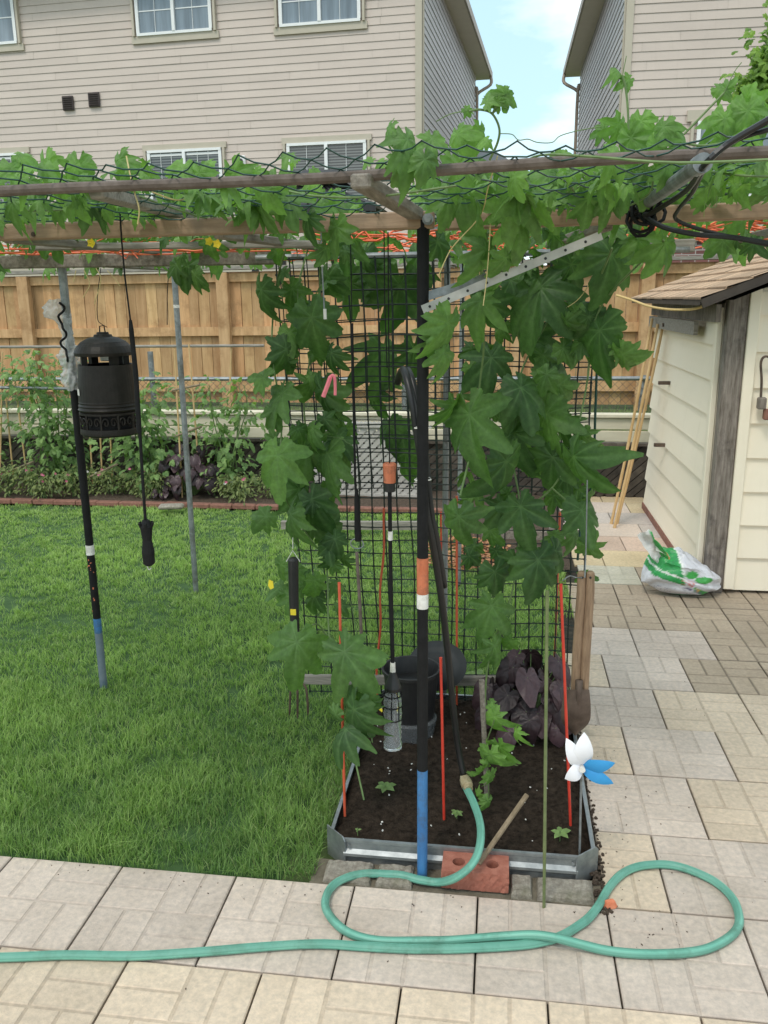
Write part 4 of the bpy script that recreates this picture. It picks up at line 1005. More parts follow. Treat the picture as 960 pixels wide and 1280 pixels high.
# ================================================================== HOSES
hz = .0135
Zs = lambda x, y: (400+x/1.714, 1020+y/1.714)
free = [P(583, 985, 2.42), P(592, 1003, 2.36), P(600, 1030, 2.27), P(600, 1056, 2.19), P(590, 1080, 2.13)]
free += [P(572, 1096, 2.115), G(548, 1103, .016)]
loop = [G(*Zs(x, y), hz) for x, y in [(215, 137), (180, 128), (140, 124), (95, 124), (55, 133), (25, 152), (12, 180), (18, 210), (45, 240), (90, 260), (150, 269), (250, 268), (330, 263)]]
loop += [G(*Zs(x, y), hz+dz) for x, y, dz in [(400, 257, .008), (455, 255, .020), (505, 261, .024), (550, 273, .012), (610, 287, .002), (680, 295, 0), (750, 296, 0), (820, 286, 0), (868, 266, 0), (895, 238, 0), (898, 208, 0), (880, 172, 0), (845, 140, 0), (795, 116, 0), (740, 104, 0), (690, 107, 0), (650, 122, 0), (620, 152, 0), (598, 190, 0), (572, 222, 0), (540, 245, 0), (500, 263, 0), (450, 274, 0), (380, 280, 0), (300, 284, 0), (200, 285, 0), (100, 280, 0), (0, 274, 0)]]
loop += [G(x, y, hz) for x, y in [(320, 1184), (240, 1191), (160, 1195), (80, 1194), (0, 1197), (-120, 1200), (-300, 1196)]]
cpl = P(581, 974, 2.45)
root = thing('garden_hose', 'teal green garden hose looping over the paving from the bed', 'hose', G(480, 1180, 0))
b = MB(); hp = smooth_path(free+loop, 8); hp = [p+Vector((.003*mnoise.noise((i*.09, 1, 2)), .003*mnoise.noise((i*.09, 5, 2)), 0)) for i, p in enumerate(hp)]; b.tube(hp, [.0121+.0005*mnoise.noise((i*.13, 8, 1)) for i in range(len(hp))], 12, [(k_, k_, k_) for i in range(len(hp)) for k_ in (1.3, .92, .97, .9, 1.25, .95, .92, .97, 1.3, .92, .95, .9)]); b.build('hose_tube', 'hose', root, smooth=False)
b = MB(); d = (free[1]-cpl).normalized(); ax = [cpl-d*.012, cpl-d*.004, cpl, cpl+d*.006, cpl+d*.012, cpl+d*.03, cpl+d*.032, cpl+d*.045]; b.tube(ax, [.013, .014, .0175, .0175, .019, .019, .015, .0145], 16); b.build('coupling', 'brass', root, smooth=False)
b = MB(); pts = [cpl-d*.01, P(572, 930, 2.47), P(565, 870, 2.44), P(558, 800, 2.38), P(550, 735, 2.30), P(541, 680, 2.25), P(533, 640, 2.235), P(527, 580, 2.232), P(521, 540, 2.234), P(515, 500, 2.24), P(508, 472, 2.27), P(504, 463, 2.32), P(500, 468, 2.38), P(497, 478, 2.42)]
b.tube(smooth_path(pts, 6), .0105, 12); b.tube(smooth_path([p+Vector((.012, .012, 0)) for p in pts[4:12]], 6), .009, 10); b.build('leader_hose', 'hose_black', root, smooth=True)
b = MB()
for v in (600, 535): p = P(528, v, 2.2); b.tube([p+Vector((.022*math.cos(a/10*6.283), .022*math.sin(a/10*6.283)+.01, .002*math.sin(a))) for a in range(11)], .0018, 5)
b.build('tie', 'white_tape', root)

# ================================================================== HANGING THINGS
def stake(name, bx, by, tx, ty, m, r, label, cat, group=None, z=.06, wob=.0, Y=None):
    base = G(bx, by, z) if Y is None else P(bx, by, Y); top = P(tx, ty, base.y); b = MB(); n = 16; base2 = base-(top-base).normalized()*.06
    pts = [base2.lerp(top, t/n)+Vector((wob*math.sin(t*1.1), wob*math.cos(t*.9), 0)) for t in range(n+1)]
    b.tube(pts, [r*(1+(.12 if t % 4 == 0 else 0)) for t in range(n+1)], 8); o = b.build(name, m, loc=base); return tag(o, label, cat, group)
stake('garden_stake', 555, 1020, 551, 822, 'red_stake', .0044, 'red plastic stake just right of the striped post, nearest the hose coupling', 'stake', 'red plastic stakes in the raised bed')
stake('garden_stake', 431, 1016, 424, 728, 'orange_stake', .0044, 'orange red stake at the left front of the bed under the low leaves', 'stake', 'red plastic stakes in the raised bed')
stake('garden_stake', 713, 1027, 701, 730, 'red_stake', .0044, 'red stake behind the pinwheel at the right side of the bed', 'stake', 'red plastic stakes in the raised bed')
stake('garden_stake', 571, 888, 571, 620, 'orange_stake', .0044, 'thin orange stake at the rear of the bed beside the grey pipe', 'stake', 'red plastic stakes in the raised bed')
stake('garden_stake', 470, 880, 481, 635, 'orange_stake', .0044, 'leaning orange stake behind the hanging water bottle', 'stake', 'red plastic stakes in the raised bed', wob=.004)
stake('garden_stake', 692, 860, 700, 640, 'orange_stake', .0044, 'short red stake rising behind the net beside the shovel handle', 'stake', 'red plastic stakes in the raised bed')
stake('garden_stake', 553, 800, 551, 640, 'red_stake', .0044, 'far red stake in the lawn behind the net and post', 'stake', 'red plastic stakes in the raised bed', z=0)
stake('bamboo_stake', 680, 1129, 684, 738, 'green_bamboo', .0045, 'tall thin green stake standing on the stone blocks in front of the bed', 'stake', z=.012)
stake('plant_stake', 609, 1000, 602, 850, 'old_wood', .0085, 'weathered wooden stake tied to the young plant in the bed', 'stake')
p = P(659, 993, 2.33); q = P(598, 1088, 2.19); q.z = .063; b = MB(); b.bar(q, p, .014, .011, ch=.002); o = b.build('wood_stick', 'dead_stick', loc=q); tag(o, 'short brown stick leaning from the red brick over the bed edge', 'stick')
def cord(pts, r=.0016, m='black_matte', n=5): return MB().tube(pts, r, n)
# bug trap hanging from the second beam
TY = 3.22; cx_ = P(134, 480, TY).x; zt_ = lambda v: P(134, v, TY).z
root = thing('mosquito_trap', 'black lantern shaped mosquito trap hanging above the lawn', 'insect trap', (cx_, TY, zt_(541)))
k = P(167, 480, TY).x-cx_; ce = (cx_, TY, 0)
b = MB(); b.lathe(ce, [(k*1.02, zt_(444)), (k*1.04, zt_(440)), (k*1.0, zt_(437)), (k*.92, zt_(432)), (k*.80, zt_(428)), (k*.78, zt_(427)), (k*.55, zt_(422.5)), (k*.33, zt_(420.5)), (k*.30, zt_(418)), (k*.22, zt_(418)), (k*.20, zt_(415)), (0.0001, zt_(415))], 40); b.lathe(ce, [(0.0001, zt_(443)), (k*1.02, zt_(444))], 40); b.build('cap', 'trap_body', root, smooth=False)
b = MB(); b.lathe(ce, [(k*.90, zt_(456)), (k*.94, zt_(455)), (k*1.0, zt_(480)), (k*1.03, zt_(500)), (k*1.04, zt_(501.5)), (k*1.03, zt_(503)), (k*1.04, zt_(504)), (k*1.06, zt_(505.5)), (k*1.04, zt_(507)), (k*1.05, zt_(508.5)), (k*1.08, zt_(510)), (k*1.05, zt_(512)), (k*.98, zt_(513))], 48); b.lathe(ce, [(.0001, zt_(462)), (k*.9, zt_(456))], 40); b.build('body', 'trap_body', root)
for a in (35, 62, 150, 215, 320):
    b = MB(); b.bar((cx_+k*.72*math.cos(R(a)), TY+k*.72*math.sin(R(a)), zt_(460)), (cx_+k*.72*math.cos(R(a)), TY+k*.72*math.sin(R(a)), zt_(438)), k*.28, k*.2, up=(math.cos(R(a)), math.sin(R(a)), 0)); b.build('strut', 'trap_body', root)
b = MB(); pz = zt_(447); b.tube([(cx_+k*.0, TY-.03, pz), (cx_+k*.32, TY-.03, pz)], .012, 10); b.build('bulb', 'white_tape', root)
b = MB(); b.lathe(ce, [(k*.86, zt_(513)), (k*.88, zt_(536))], 32); b.build('inner_drum', 'black_matte', root)
b = MB(); n = 11
b.lathe(ce, [(k*1.0, zt_(512.5)), (k*1.06, zt_(513.5)), (k*1.06, zt_(516)), (k*1.0, zt_(516))], 40); b.lathe(ce, [(k*1.0, zt_(533)), (k*1.06, zt_(533)), (k*1.07, zt_(537)), (k*1.07, zt_(540)), (k*1.0, zt_(542)), (.0001, zt_(542))], 40)
zm = zt_(524.5); hr = (zt_(516)-zt_(533))/2
for i in range(n):
    a0 = 2*math.pi*i/n
    def on(u, w_): a = a0+u; return Vector((cx_+k*1.03*math.cos(a), TY+k*1.03*math.sin(a), zm+w_))
    b.bar(on(-.285, -hr), on(-.285, hr), .007, .008)
    for sgn in (-1, 1):
        pts = [on(sgn*(.13-.0)*1+sgn*.12*math.cos(t*.55)*(1-t/16)-.0, hr*.78*math.sin(t*.55)*(1-t/16)) for t in range(14)]; b.tube(pts, .0034, 5)
b.build('scroll_ring', 'trap_body', root)
b = MB(); zt2 = zt_(415); b.tube([(cx_-.012, TY, zt2), (cx_-.01, TY, zt2+.022), (cx_+.008, TY, zt2+.026), (cx_+.011, TY, zt2)], .0025, 6); b.tube(smooth_path([P(126, 335, TY), P(122, 370, TY), P(122, 398, TY), P(127, 405, TY), P(134, 409, TY)], 5), .0016, 5); b.build('hanger', 'black_matte', root)
b = MB(); aa = [R(t) for t in (212, 220, 228)]
for (z0, z1, m) in ((zt_(492), zt_(484), 0), ): b.add([(cx_+k*1.035*math.cos(a), TY+k*1.035*math.sin(a), z) for z in (z0, z1) for a in aa], [(0, 1, 4, 3), (1, 2, 5, 4)])
b.build('sticker', 'white_tape', root)
# plastic bag tied round the post
b = MB(); V = []; nu, nv = 34, 80; top = zz(374); bot = zz(488)
for j in range(nv+1):
    t = j/nv; zc = lerp(bot, top, t); r = .024+.022*math.exp(-((t-.12)/.08)**2)+.024*math.exp(-((t-.36)/.13)**2)+.03*math.exp(-((t-.86)/.12)**2)
    ox = -.045*math.exp(-((t-.92)/.14)**2)
    for i in range(nu):
        a = 2*math.pi*i/nu; rr = r*(.8+.42*mnoise.noise((math.cos(a)*2.2, math.sin(a)*2.2, t*13))+.22*mnoise.noise((math.cos(a)*5, math.sin(a)*5, t*32))); V.append((X1+ox+rr*math.cos(a), Y1-.008+rr*math.sin(a), zc+.01*mnoise.noise((a, t*9, 1))))
b.add(V, [(j*nu+i, j*nu+(i+1) % nu, (j+1)*nu+(i+1) % nu, (j+1)*nu+i) for j in range(nv) for i in range(nu)])
root = thing('plastic_bag', 'crumpled clear plastic bag tied around the left pergola post', 'plastic bag', (X1, Y1, bot)); b.build('film', 'bag_film', root, smooth=True)
b = MB(); b.tube(smooth_path([(X1+.004+.012*math.sin(t*1.1), Y1-.05+.012*math.cos(t*2), lerp(zz(452), zz(378), t/14)) for t in range(15)], 4), .0048, 7); b.build('cord', 'black_matte', root)
# left cord with a dark bottle-shaped weight
hy = 2.16; root = thing('cord_weight', 'black bottle shaped weight at the end of a long rod above the lawn', 'weight', P(186, 708, hy))
b = MB(); b.tube([P(149, 250, hy), P(152, 300, hy), P(156, 345, hy), P(163, 400, hy)], .0022, 6); b.tube([P(163, 400, hy), P(164, 412, hy), P(170, 470, hy), P(174, 540, hy), P(175, 543, hy), P(179, 610, hy), P(182, 655, hy)], [.004, .0065, .0068, .0068, .0045, .0042, .0042], 10); b.build('rod', 'black_matte', root)
b = MB(); ax = [P(182.5, 650, hy), P(182.7, 658, hy), P(183, 662, hy), P(184, 675, hy), P(185.2, 690, hy), P(186.3, 704, hy), P(186.5, 707, hy)]; b.tube(ax, [.010, .018, .0165, .013, .018, .0165, .008], 14)
for i in range(6): a = i; p0 = ax[1]+Vector((.016*math.cos(a), .016*math.sin(a), .0)); b.tube([p0, p0+Vector((.004*math.cos(a), .004*math.sin(a), .012))], .004, 5)
b.build('grip', 'black_matte', root); b = MB(); b.tube(smooth_path([P(183, 704, hy), P(186, 712, hy), P(189, 710, hy)], 4), .0015, 5); b.build('thread', 'white_tape', root)
# bottle feeder on a rod
by = 2.42; root = thing('bottle_weight', 'clear water bottle hanging upside down from a black rod with an orange cap', 'bottle', P(492, 935, by))
b = MB(); b.tube([P(485, 290, by), P(486, 420, by), P(487, 582, by)], .002, 6); b.tube([P(487, 605, by), P(488, 700, by), P(491, 832, by)], .0062, 10); b.build('rod', 'black_matte', root)
b = MB(); b.tube([P(487, 579, by), P(487, 581, by), P(487, 592, by), P(487, 603, by)], [.018, .0205, .0185, .018], 18); b.build('cap', 'orange_tape', root)
b = MB(); b.tube([P(487, 602.5, by), P(487.2, 614, by)], [.0175, .0165], 16); b.build('collar', 'black_plastic', root)
b = MB(); b.tube([P(488, 664, by), P(488, 675, by)], .0075, 10); b.build('tape', 'white_tape', root); b = MB(); b.tube([P(491, 828, by), P(491, 840, by)], [.008, .0095], 10); b.build('tape', 'white_tape', root)
b = MB(); b.tube([P(491, 838, by), P(491, 845, by), P(491, 858, by), P(491, 862, by)], [.008, .014, .027, .027], 18); b.build('funnel', 'black_plastic', root)
b = MB(); prof = [(856, .010), (860, .013), (866, .022), (871, .028), (878, .030), (884, .027), (890, .030), (896, .0285), (902, .0285), (906, .0255), (909, .0285), (912, .0255), (915, .0285), (918, .0255), (921, .0285), (924, .0255), (928, .030), (934, .029), (936, .02)]
b.tube([P(491, v, by) for v, _ in prof], [r for _, r in prof], 24); b.build('bottle', 'clear_plastic', root, smooth=True)
b = MB()
for v, r in ((868, .029), (881, .0315), (897, .0315)): c_ = P(491, v, by); b.tube([c_+Vector((r*math.cos(a/16*6.2832), r*math.sin(a/16*6.2832), 0)) for a in range(17)], .002, 5)
for a in (0, 1.57, 3.14, 4.71, 5.5): b.tube([P(491, 858, by)+Vector((.02*math.cos(a), .02*math.sin(a), 0)), P(491, 881, by)+Vector((.0315*math.cos(a), .0315*math.sin(a), 0)), P(491, 897, by)+Vector((.0315*math.cos(a), .0315*math.sin(a), 0))], .002, 5)
b.build('holder', 'black_matte', root)
# rod tool with ring
ty = 2.5; root = thing('hanging_rod', 'thin black hanging rod with a dark grip and metal ring left of the bottle', 'rod', P(448, 690, ty))
b = MB(); b.tube([P(438, 290, ty), P(440, 400, ty)], .0018, 5); b.tube([P(440, 404, ty), P(444, 600, ty), P(445, 618, ty)], .0038, 8); b.build('rod', 'black_matte', root)
b = MB(); b.tube([P(445.5, 612, ty), P(446, 625, ty), P(447, 660, ty), P(448, 676, ty)], [.005, .008, .0105, .011], 12); b.build('grip', 'black_matte', root)
b = MB(); c_ = P(446, 680, ty); b.tube([c_+Vector((.021*math.cos(a/16*6.2832), .006*math.sin(a/8), .017*math.sin(a/16*6.2832))) for a in range(17)], .002, 6); b.build('ring', 'galv', root)
b = MB(); b.tube([P(446, 690, ty), P(449, 740, ty), P(452, 800, ty)], .0055, 8); b.build('shaft', 'rust_pipe', root)
# hand fork
fy = 2.75; root = thing('hand_fork', 'three tined hand fork with a black handle hanging at the left net edge', 'fork', P(372, 895, fy))
b = MB(); b.tube(smooth_path([P(366, 672, fy), P(366, 686, fy)], 3), .0012, 5); b.tube([P(358, 702, fy), P(366, 688, fy), P(375, 702, fy)], .0018, 5); b.build('hanger', 'white_tape', root)
b = MB(); b.tube([P(366.5, 697, fy), P(366.5, 700, fy), P(367, 740, fy), P(369, 795, fy), P(369, 798, fy)], [.011, .0185, .0175, .0165, .012], 14); b.build('handle', 'black_plastic', root)
b = MB(); c_ = P(368, 763, fy); b.obox(c_+Vector((0, -.0175, 0)), Matrix.Identity(3), (.02, .003, .022)); b.build('sticker', 'yellow_flower', root)
b = MB(); b.tube([P(369, 795, fy), P(371, 850, fy)], .006, 8)
for (u, v) in ((362, 894), (372, 898), (385, 894)): b.tube(smooth_path([P(371, 850, fy), P(lerp(371, u, .75), 858, fy-.01), P(lerp(371, u, .95), 875, fy-.012), P(u, v, fy)], 4), [.0042]*12+[.002], 6)
b.build('tines', 'rust_steel', root)
# garden shovel head hanging
sy = 2.62; root = thing('hand_shovel', 'rusty shovel with a split wooden handle hanging at the right net edge', 'shovel', P(720, 918, sy))
for (u0, u1) in ((727, 718), (738, 729)):
    b = MB(); b.tube([P(u0, 714, sy), P(u0, 716, sy), P(u0-.5, 740, sy), P(lerp(u0, u1, .6), 810, sy), P(u1, 880, sy+.01)], [.008, .0135, .0145, .0155, .015], 12); b.build('handle', 'tool_wood', root)
b = MB()
for u in (728, 738): c_ = P(u, 722, sy-.0145); b.tube([c_, c_+Vector((0, -.0015, 0))], .004, 8)
b.build('handle_hole', 'black_plastic', root)
b = MB(); V = []; n = 8; m_ = 10
for j in range(m_+1):
    t = j/m_; v = lerp(862, 920, t); half = (15.5+3*math.sin(t*3.1)) * (1 if t < .72 else max(.18, 1-((t-.72)/.28)**1.7*.85))
    for i in range(n+1):
        s = i/n*2-1; V.append(P(721+s*half-2*t, v+abs(s)*-3*(t > .6), sy-.03+.028*s*s-.012*math.sin(t*3)))
b.add(V, [(j*(n+1)+i, j*(n+1)+i+1, (j+1)*(n+1)+i+1, (j+1)*(n+1)+i) for j in range(m_) for i in range(n)])
b.tube([P(724, 850, sy-.016), P(723, 872, sy-.03), P(721.5, 895, sy-.034)], [.013, .011, .004], 8); b.build('blade', 'rust_steel', root, smooth=True)
b = MB(); b.tube(smooth_path([P(734, 600, sy), P(733, 660, sy), P(732, 700, sy), P(731, 722, sy-.02)], 5), .0022, 5); b.tube(smooth_path([P(703, 726, sy), P(712, 720, sy), P(720, 722, sy), P(727, 722, sy-.02)], 5), .002, 5); b.build('wire', 'galv', root)
# label strings under the beam
sy2 = 2.3; root = thing('hanging_string', 'thin grey string with white plastic pieces hanging in the upper left net', 'string', P(405, 398, sy2))
b = MB(); b.tube([P(401, 285, sy2), P(403, 340, sy2), P(406, 398, sy2)], .0022, 5); b.build('string', 'galv', root); b = MB(); b.tube([P(402, 318, sy2), P(402.6, 333, sy2)], .0045, 8); b.build('sleeve', 'white_tape', root); b = MB(); b.tube([P(406, 386, sy2), P(406.5, 399, sy2)], .0045, 8); b.build('sleeve', 'white_tape', root)
b = MB(); b.tube([P(480, 285, sy2+.1), P(481, 380, sy2+.1), P(484, 460, sy2+.1)], .0017, 5); o = b.build('hanging_string', 'black_matte', loc=P(481, 380, sy2+.1)); tag(o, 'plain black string hanging from the beam above the water bottle rod', 'string')
b = MB(); b.tube([P(211, 335, 3.3), P(209, 370, 3.3), P(209, 406, 3.3)], .0018, 5); o = b.build('hanging_string', 'black_matte', loc=P(210, 370, 3.3)); tag(o, 'short black string hanging from the rear beam by the grey pipe', 'string')
b = MB(); py_ = 2.62; b.tube(smooth_path([P(404, 496, py_), P(409, 483, py_), P(414, 470, py_), P(418, 471, py_), P(419, 482, py_), P(419, 494, py_)], 5), [.0075]*10+[.005]*16, 6); o = b.build('plant_tie', 'pink', loc=P(412, 480, py_)); tag(o, 'bent pink plant tie hooked on a leaf in the net', 'plant tie')
b = MB(); yy = 2.7; V = [P(336, 725, yy), P(341, 727, yy), P(342, 735, yy), P(338, 737, yy), P(335, 732, yy)]; b.add(V+[v+Vector((0, .004, 0)) for v in V], [(0, 1, 2, 3, 4), (9, 8, 7, 6, 5)]+[(i, (i+1) % 5, 5+(i+1) % 5, 5+i) for i in range(5)]); o = b.build('vine_flower', 'yellow_flower', loc=V[0]); tag(o, 'small yellow vine flower at the left edge of the trellis above the lawn', 'flower')
# bucket group at the rear left of the bed
bc = Vector((P(514, 900, 2.95).x, 2.95, .05)); k = P(549, 900, 2.95).x-bc.x
root = thing('bucket', 'black plastic pot with a clear lower part standing in the bed behind the bottle', 'pot', bc)
b = MB(); zt1 = P(514, 850, 2.95-k).z; zm1 = P(514, 912, 2.95-k).z
b.lathe(bc*1, [(k*.80, zm1-bc.z), (k*.98, zt1-bc.z-.012), (k*1.04, zt1-bc.z-.012), (k*1.04, zt1-bc.z), (k*.97, zt1-bc.z), (k*.80, zt1-bc.z-.06), (.0001, zt1-bc.z-.06)], 40); b.build('pot_body', 'black_plastic', root)
b = MB(); b.lathe(bc*1, [(k*.74, .0), (k*.80, .01), (k*.92, zm1-bc.z-.004), (k*.86, zm1-bc.z+.004)], 40); b.build('clear_tub', 'smoky_plastic', root)
b = MB(); lc = P(546, 832, 3.12); V = []; n = 36; nr = 6
rotm = Matrix.Rotation(R(62), 3, 'X')@Matrix.Rotation(R(-14), 3, 'Y')
for j in range(nr+1):
    r = j/nr
    for i in range(n): a = 2*math.pi*i/n; V.append(lc+rotm@Vector((.125*r*math.cos(a), .10*r*math.sin(a), .022*(1-r**4)+(.006 if j == 4 else 0))))
b.add(V, [(j*n+i, j*n+(i+1) % n, (j+1)*n+(i+1) % n, (j+1)*n+i) for j in range(nr) for i in range(n)]); o = b.build('lid', 'grey_lid' if 'grey_lid' in M else 'hose_black', loc=lc, smooth=True); tag(o, 'dark grey round lid tilted against the net behind the black pot', 'lid')
b = MB(); yy = 2.8; p = P(474, 888, yy); b.tube([P(467, 886, yy), P(474, 885, yy), P(478, 889, yy)], [.004, .0065, .005], 7); o = b.build('plant_clip', 'yellow_flower', loc=p); tag(o, 'small yellow plant clip left of the hanging water bottle', 'clip')
# pinwheel
hub = P(727, 957, 2.24); root = thing('pinwheel', 'white and blue toy pinwheel at the right front corner of the bed', 'pinwheel', P(725, 1062, 2.27))
def petal(tipx, tipy, bend, wid, m):
    tip = P(tipx, tipy, 2.22); d = tip-hub; L_ = d.length; d.normalize(); nrm = Vector((.1, -1, .1)); nrm = (nrm-d*nrm.dot(d)).normalized(); s = d.cross(nrm); V = []; n = 9; m_ = 5
    for i in range(n+1):
        t = i/n; w = wid*(math.sin(math.pi*min(1, t*.94+.06))**.7)*(1-.25*t) if i < n else .001
        for j in range(m_+1):
            u = j/m_-.5; V.append(hub+d*(L_*t)+s*(u*w+bend*t*t)+nrm*(.016*math.sin(math.pi*t)+.35*w*(.25-u*u)))
    b = MB(); b.add(V, [(i*(m_+1)+j, i*(m_+1)+j+1, (i+1)*(m_+1)+j+1, (i+1)*(m_+1)+j) for i in range(n) for j in range(m_)]); b.build('petal', m, root, smooth=True)
petal(724, 916, .014, .068, 'pinwheel_white'); petal(704, 925, .01, .055, 'pinwheel_white'); petal(704, 969, -.012, .055, 'pinwheel_white'); petal(767, 949, .012, .05, 'pinwheel_blue'); petal(766, 981, -.004, .045, 'pinwheel_blue')
b = MB(); b.tube([hub+Vector((0, .012, 0)), hub+Vector((0, -.025, 0))], [.006, .009], 12); b.build('hub', 'white_tape', root)
b = MB(); b.tube([hub+Vector((0, .008, .01)), P(725, 1062, 2.27)-Vector((0, 0, .04))], .0034, 8); b.build('stick', 'galv', root)

# ================================================================== VINES
def hero(lv, items):
    for (u, v, dpx, Y, rot, br) in items:  # br: leaf tone; shade on the vine is painted in as darker leaves
        ce = P(u, v, Y); size = dpx/F*(Y*1.02)*.74; dpx *= random.uniform(.85, 1.12); size = dpx/F*(Y*1.02)*.79; a = R(rot+random.uniform(-16, 16))
        tip = Vector((math.sin(a), random.uniform(-.55, .25), -math.cos(a))); nrm = Vector((random.uniform(-1.15, 1.15), -1, random.uniform(-.25, 1.0)))
        lv.put(random.choice(HI), ce-tip.normalized()*size*.36, tip, nrm, size, br, random.uniform(.86, 1.08))
        if random.random() < .45:
            a2 = a+random.choice((-1, 1))*random.uniform(.4, 1.1); t2 = Vector((math.sin(a2), random.uniform(-.3, .5), -math.cos(a2)))
            lv.put(random.choice(HI), ce-tip.normalized()*size*.3+Vector((random.uniform(-.6, .6)*size, random.uniform(.015, .05), random.uniform(-.2, .5)*size)), t2, Vector((random.uniform(-1.3, 1.3), -.8, random.uniform(-.2, 1))), size*random.uniform(.4, .72), min(1, br+random.uniform(-.05, .35)))
def stems(b, paths, r):
    for pts in paths: b.tube(smooth_path(pts, 6), r, 6)
def tendril(b, p, d, L_, curl=.5, r=.0009):
    pts = []; q = Vector(p); d = Vector(d).normalized(); side = d.orthogonal().normalized()
    for i in range(26):
        t = i/25; pts.append(q+d*(L_*t)+side*(.02*math.sin(t*5*curl))+Vector((0, 0, .014*math.sin(t*22)*max(0, t-.55)))+d*(.012*math.cos(t*22)*max(0, t-.55)))
    b.tube(pts, r, 4)
def fill(lv, n, x0, x1, y0, y1, z0, z1, smin, smax, br0, br1, hang=.5, tm=HI, dens=None):
    k = 0; tries = 0
    while k < n and tries < n*20:
        tries += 1
        p = Vector((random.uniform(x0, x1), random.uniform(y0, y1), random.uniform(z0, z1)))
        if dens and random.random() > dens(p): continue
        k += 1
        if random.random() < hang:
            a = random.uniform(-1., 1.); tip = Vector((math.sin(a), random.uniform(-.5, .3), -math.cos(a))); nrm = Vector((random.uniform(-.8, .8), -1, random.uniform(-.1, .9)))
        else:
            a = random.uniform(0, 6.28); tip = Vector((math.cos(a), math.sin(a), random.uniform(-.7, .1))); nrm = Vector((random.uniform(-.5, .5), random.uniform(-.8, .2), 1))
        lv.put(random.choice(tm), p, tip, nrm, random.uniform(smin, smax), random.uniform(br0, br1))

# --- vine on the left half of the trellis
soil0 = lambda x, y: soilz(x, y)
root = thing('bitter_melon_vine', 'lobed green vine climbing the left half of the trellis net', 'vine', (-.42, 2.75, .05), 'vines on the pergola')
lv = Leaves()
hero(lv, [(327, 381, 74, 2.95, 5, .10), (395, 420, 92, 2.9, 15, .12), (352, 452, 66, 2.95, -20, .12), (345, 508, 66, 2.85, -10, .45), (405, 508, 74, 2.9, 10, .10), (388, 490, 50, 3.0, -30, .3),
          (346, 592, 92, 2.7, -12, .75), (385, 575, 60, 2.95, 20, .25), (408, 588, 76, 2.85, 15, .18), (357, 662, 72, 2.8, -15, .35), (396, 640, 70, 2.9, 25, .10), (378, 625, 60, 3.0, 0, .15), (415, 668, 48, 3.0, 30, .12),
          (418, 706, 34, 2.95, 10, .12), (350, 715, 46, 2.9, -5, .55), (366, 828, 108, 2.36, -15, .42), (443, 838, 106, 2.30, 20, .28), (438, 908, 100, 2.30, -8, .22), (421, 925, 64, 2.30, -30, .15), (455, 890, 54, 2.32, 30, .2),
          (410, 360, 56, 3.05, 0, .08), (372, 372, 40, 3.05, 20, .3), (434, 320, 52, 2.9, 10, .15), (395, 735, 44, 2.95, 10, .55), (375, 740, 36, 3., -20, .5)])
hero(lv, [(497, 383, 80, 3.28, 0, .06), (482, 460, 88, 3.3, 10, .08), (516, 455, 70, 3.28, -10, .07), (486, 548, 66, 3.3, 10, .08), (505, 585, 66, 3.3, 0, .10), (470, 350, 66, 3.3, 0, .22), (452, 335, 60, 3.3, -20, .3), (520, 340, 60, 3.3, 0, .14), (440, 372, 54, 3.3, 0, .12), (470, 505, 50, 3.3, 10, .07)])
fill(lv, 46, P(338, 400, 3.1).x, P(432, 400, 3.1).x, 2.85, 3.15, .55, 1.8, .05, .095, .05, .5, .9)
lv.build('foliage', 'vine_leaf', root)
b = MB(); s0 = G(455, 1000, .06)
stems(b, [[s0, P(440, 930, 2.6), P(430, 860, 2.6), P(412, 800, 2.8), P(408, 700, 3.0), P(392, 600, 3.05), P(380, 500, 3.05), P(398, 400, 3.1), P(400, 320, 3.1), P(405, 280, 2.4)],
          [P(408, 700, 3.0), P(372, 650, 2.95), P(350, 600, 2.8), P(352, 520, 2.9), P(340, 440, 2.98), P(345, 360, 3.05), P(360, 300, 2.8)],
          [P(412, 800, 2.8), P(395, 780, 2.75), P(372, 800, 2.55)], [P(430, 860, 2.6), P(446, 815, 2.5)], [P(395, 420, 3.05), P(372, 372, 3.05), P(385, 310, 3.1)]], .0032)
stems(b, [[P(472, 1000, 2.75), P(462, 900, 2.9), P(440, 760, 3.1), P(420, 720, 3.1)], [P(385, 570, 3.0), P(395, 545, 2.9), P(415, 540, 2.95)]], .0022)
b.build('stem', 'stem', root)
for (u, v) in ((405, 545), (420, 690), (352, 690), (430, 640), (350, 640)): b = MB(); tendril(b, P(u, v, 2.9), (random.uniform(-1, 1), -.3, random.uniform(-.5, .5)), .12); b.build('tendril', 'stem', root)

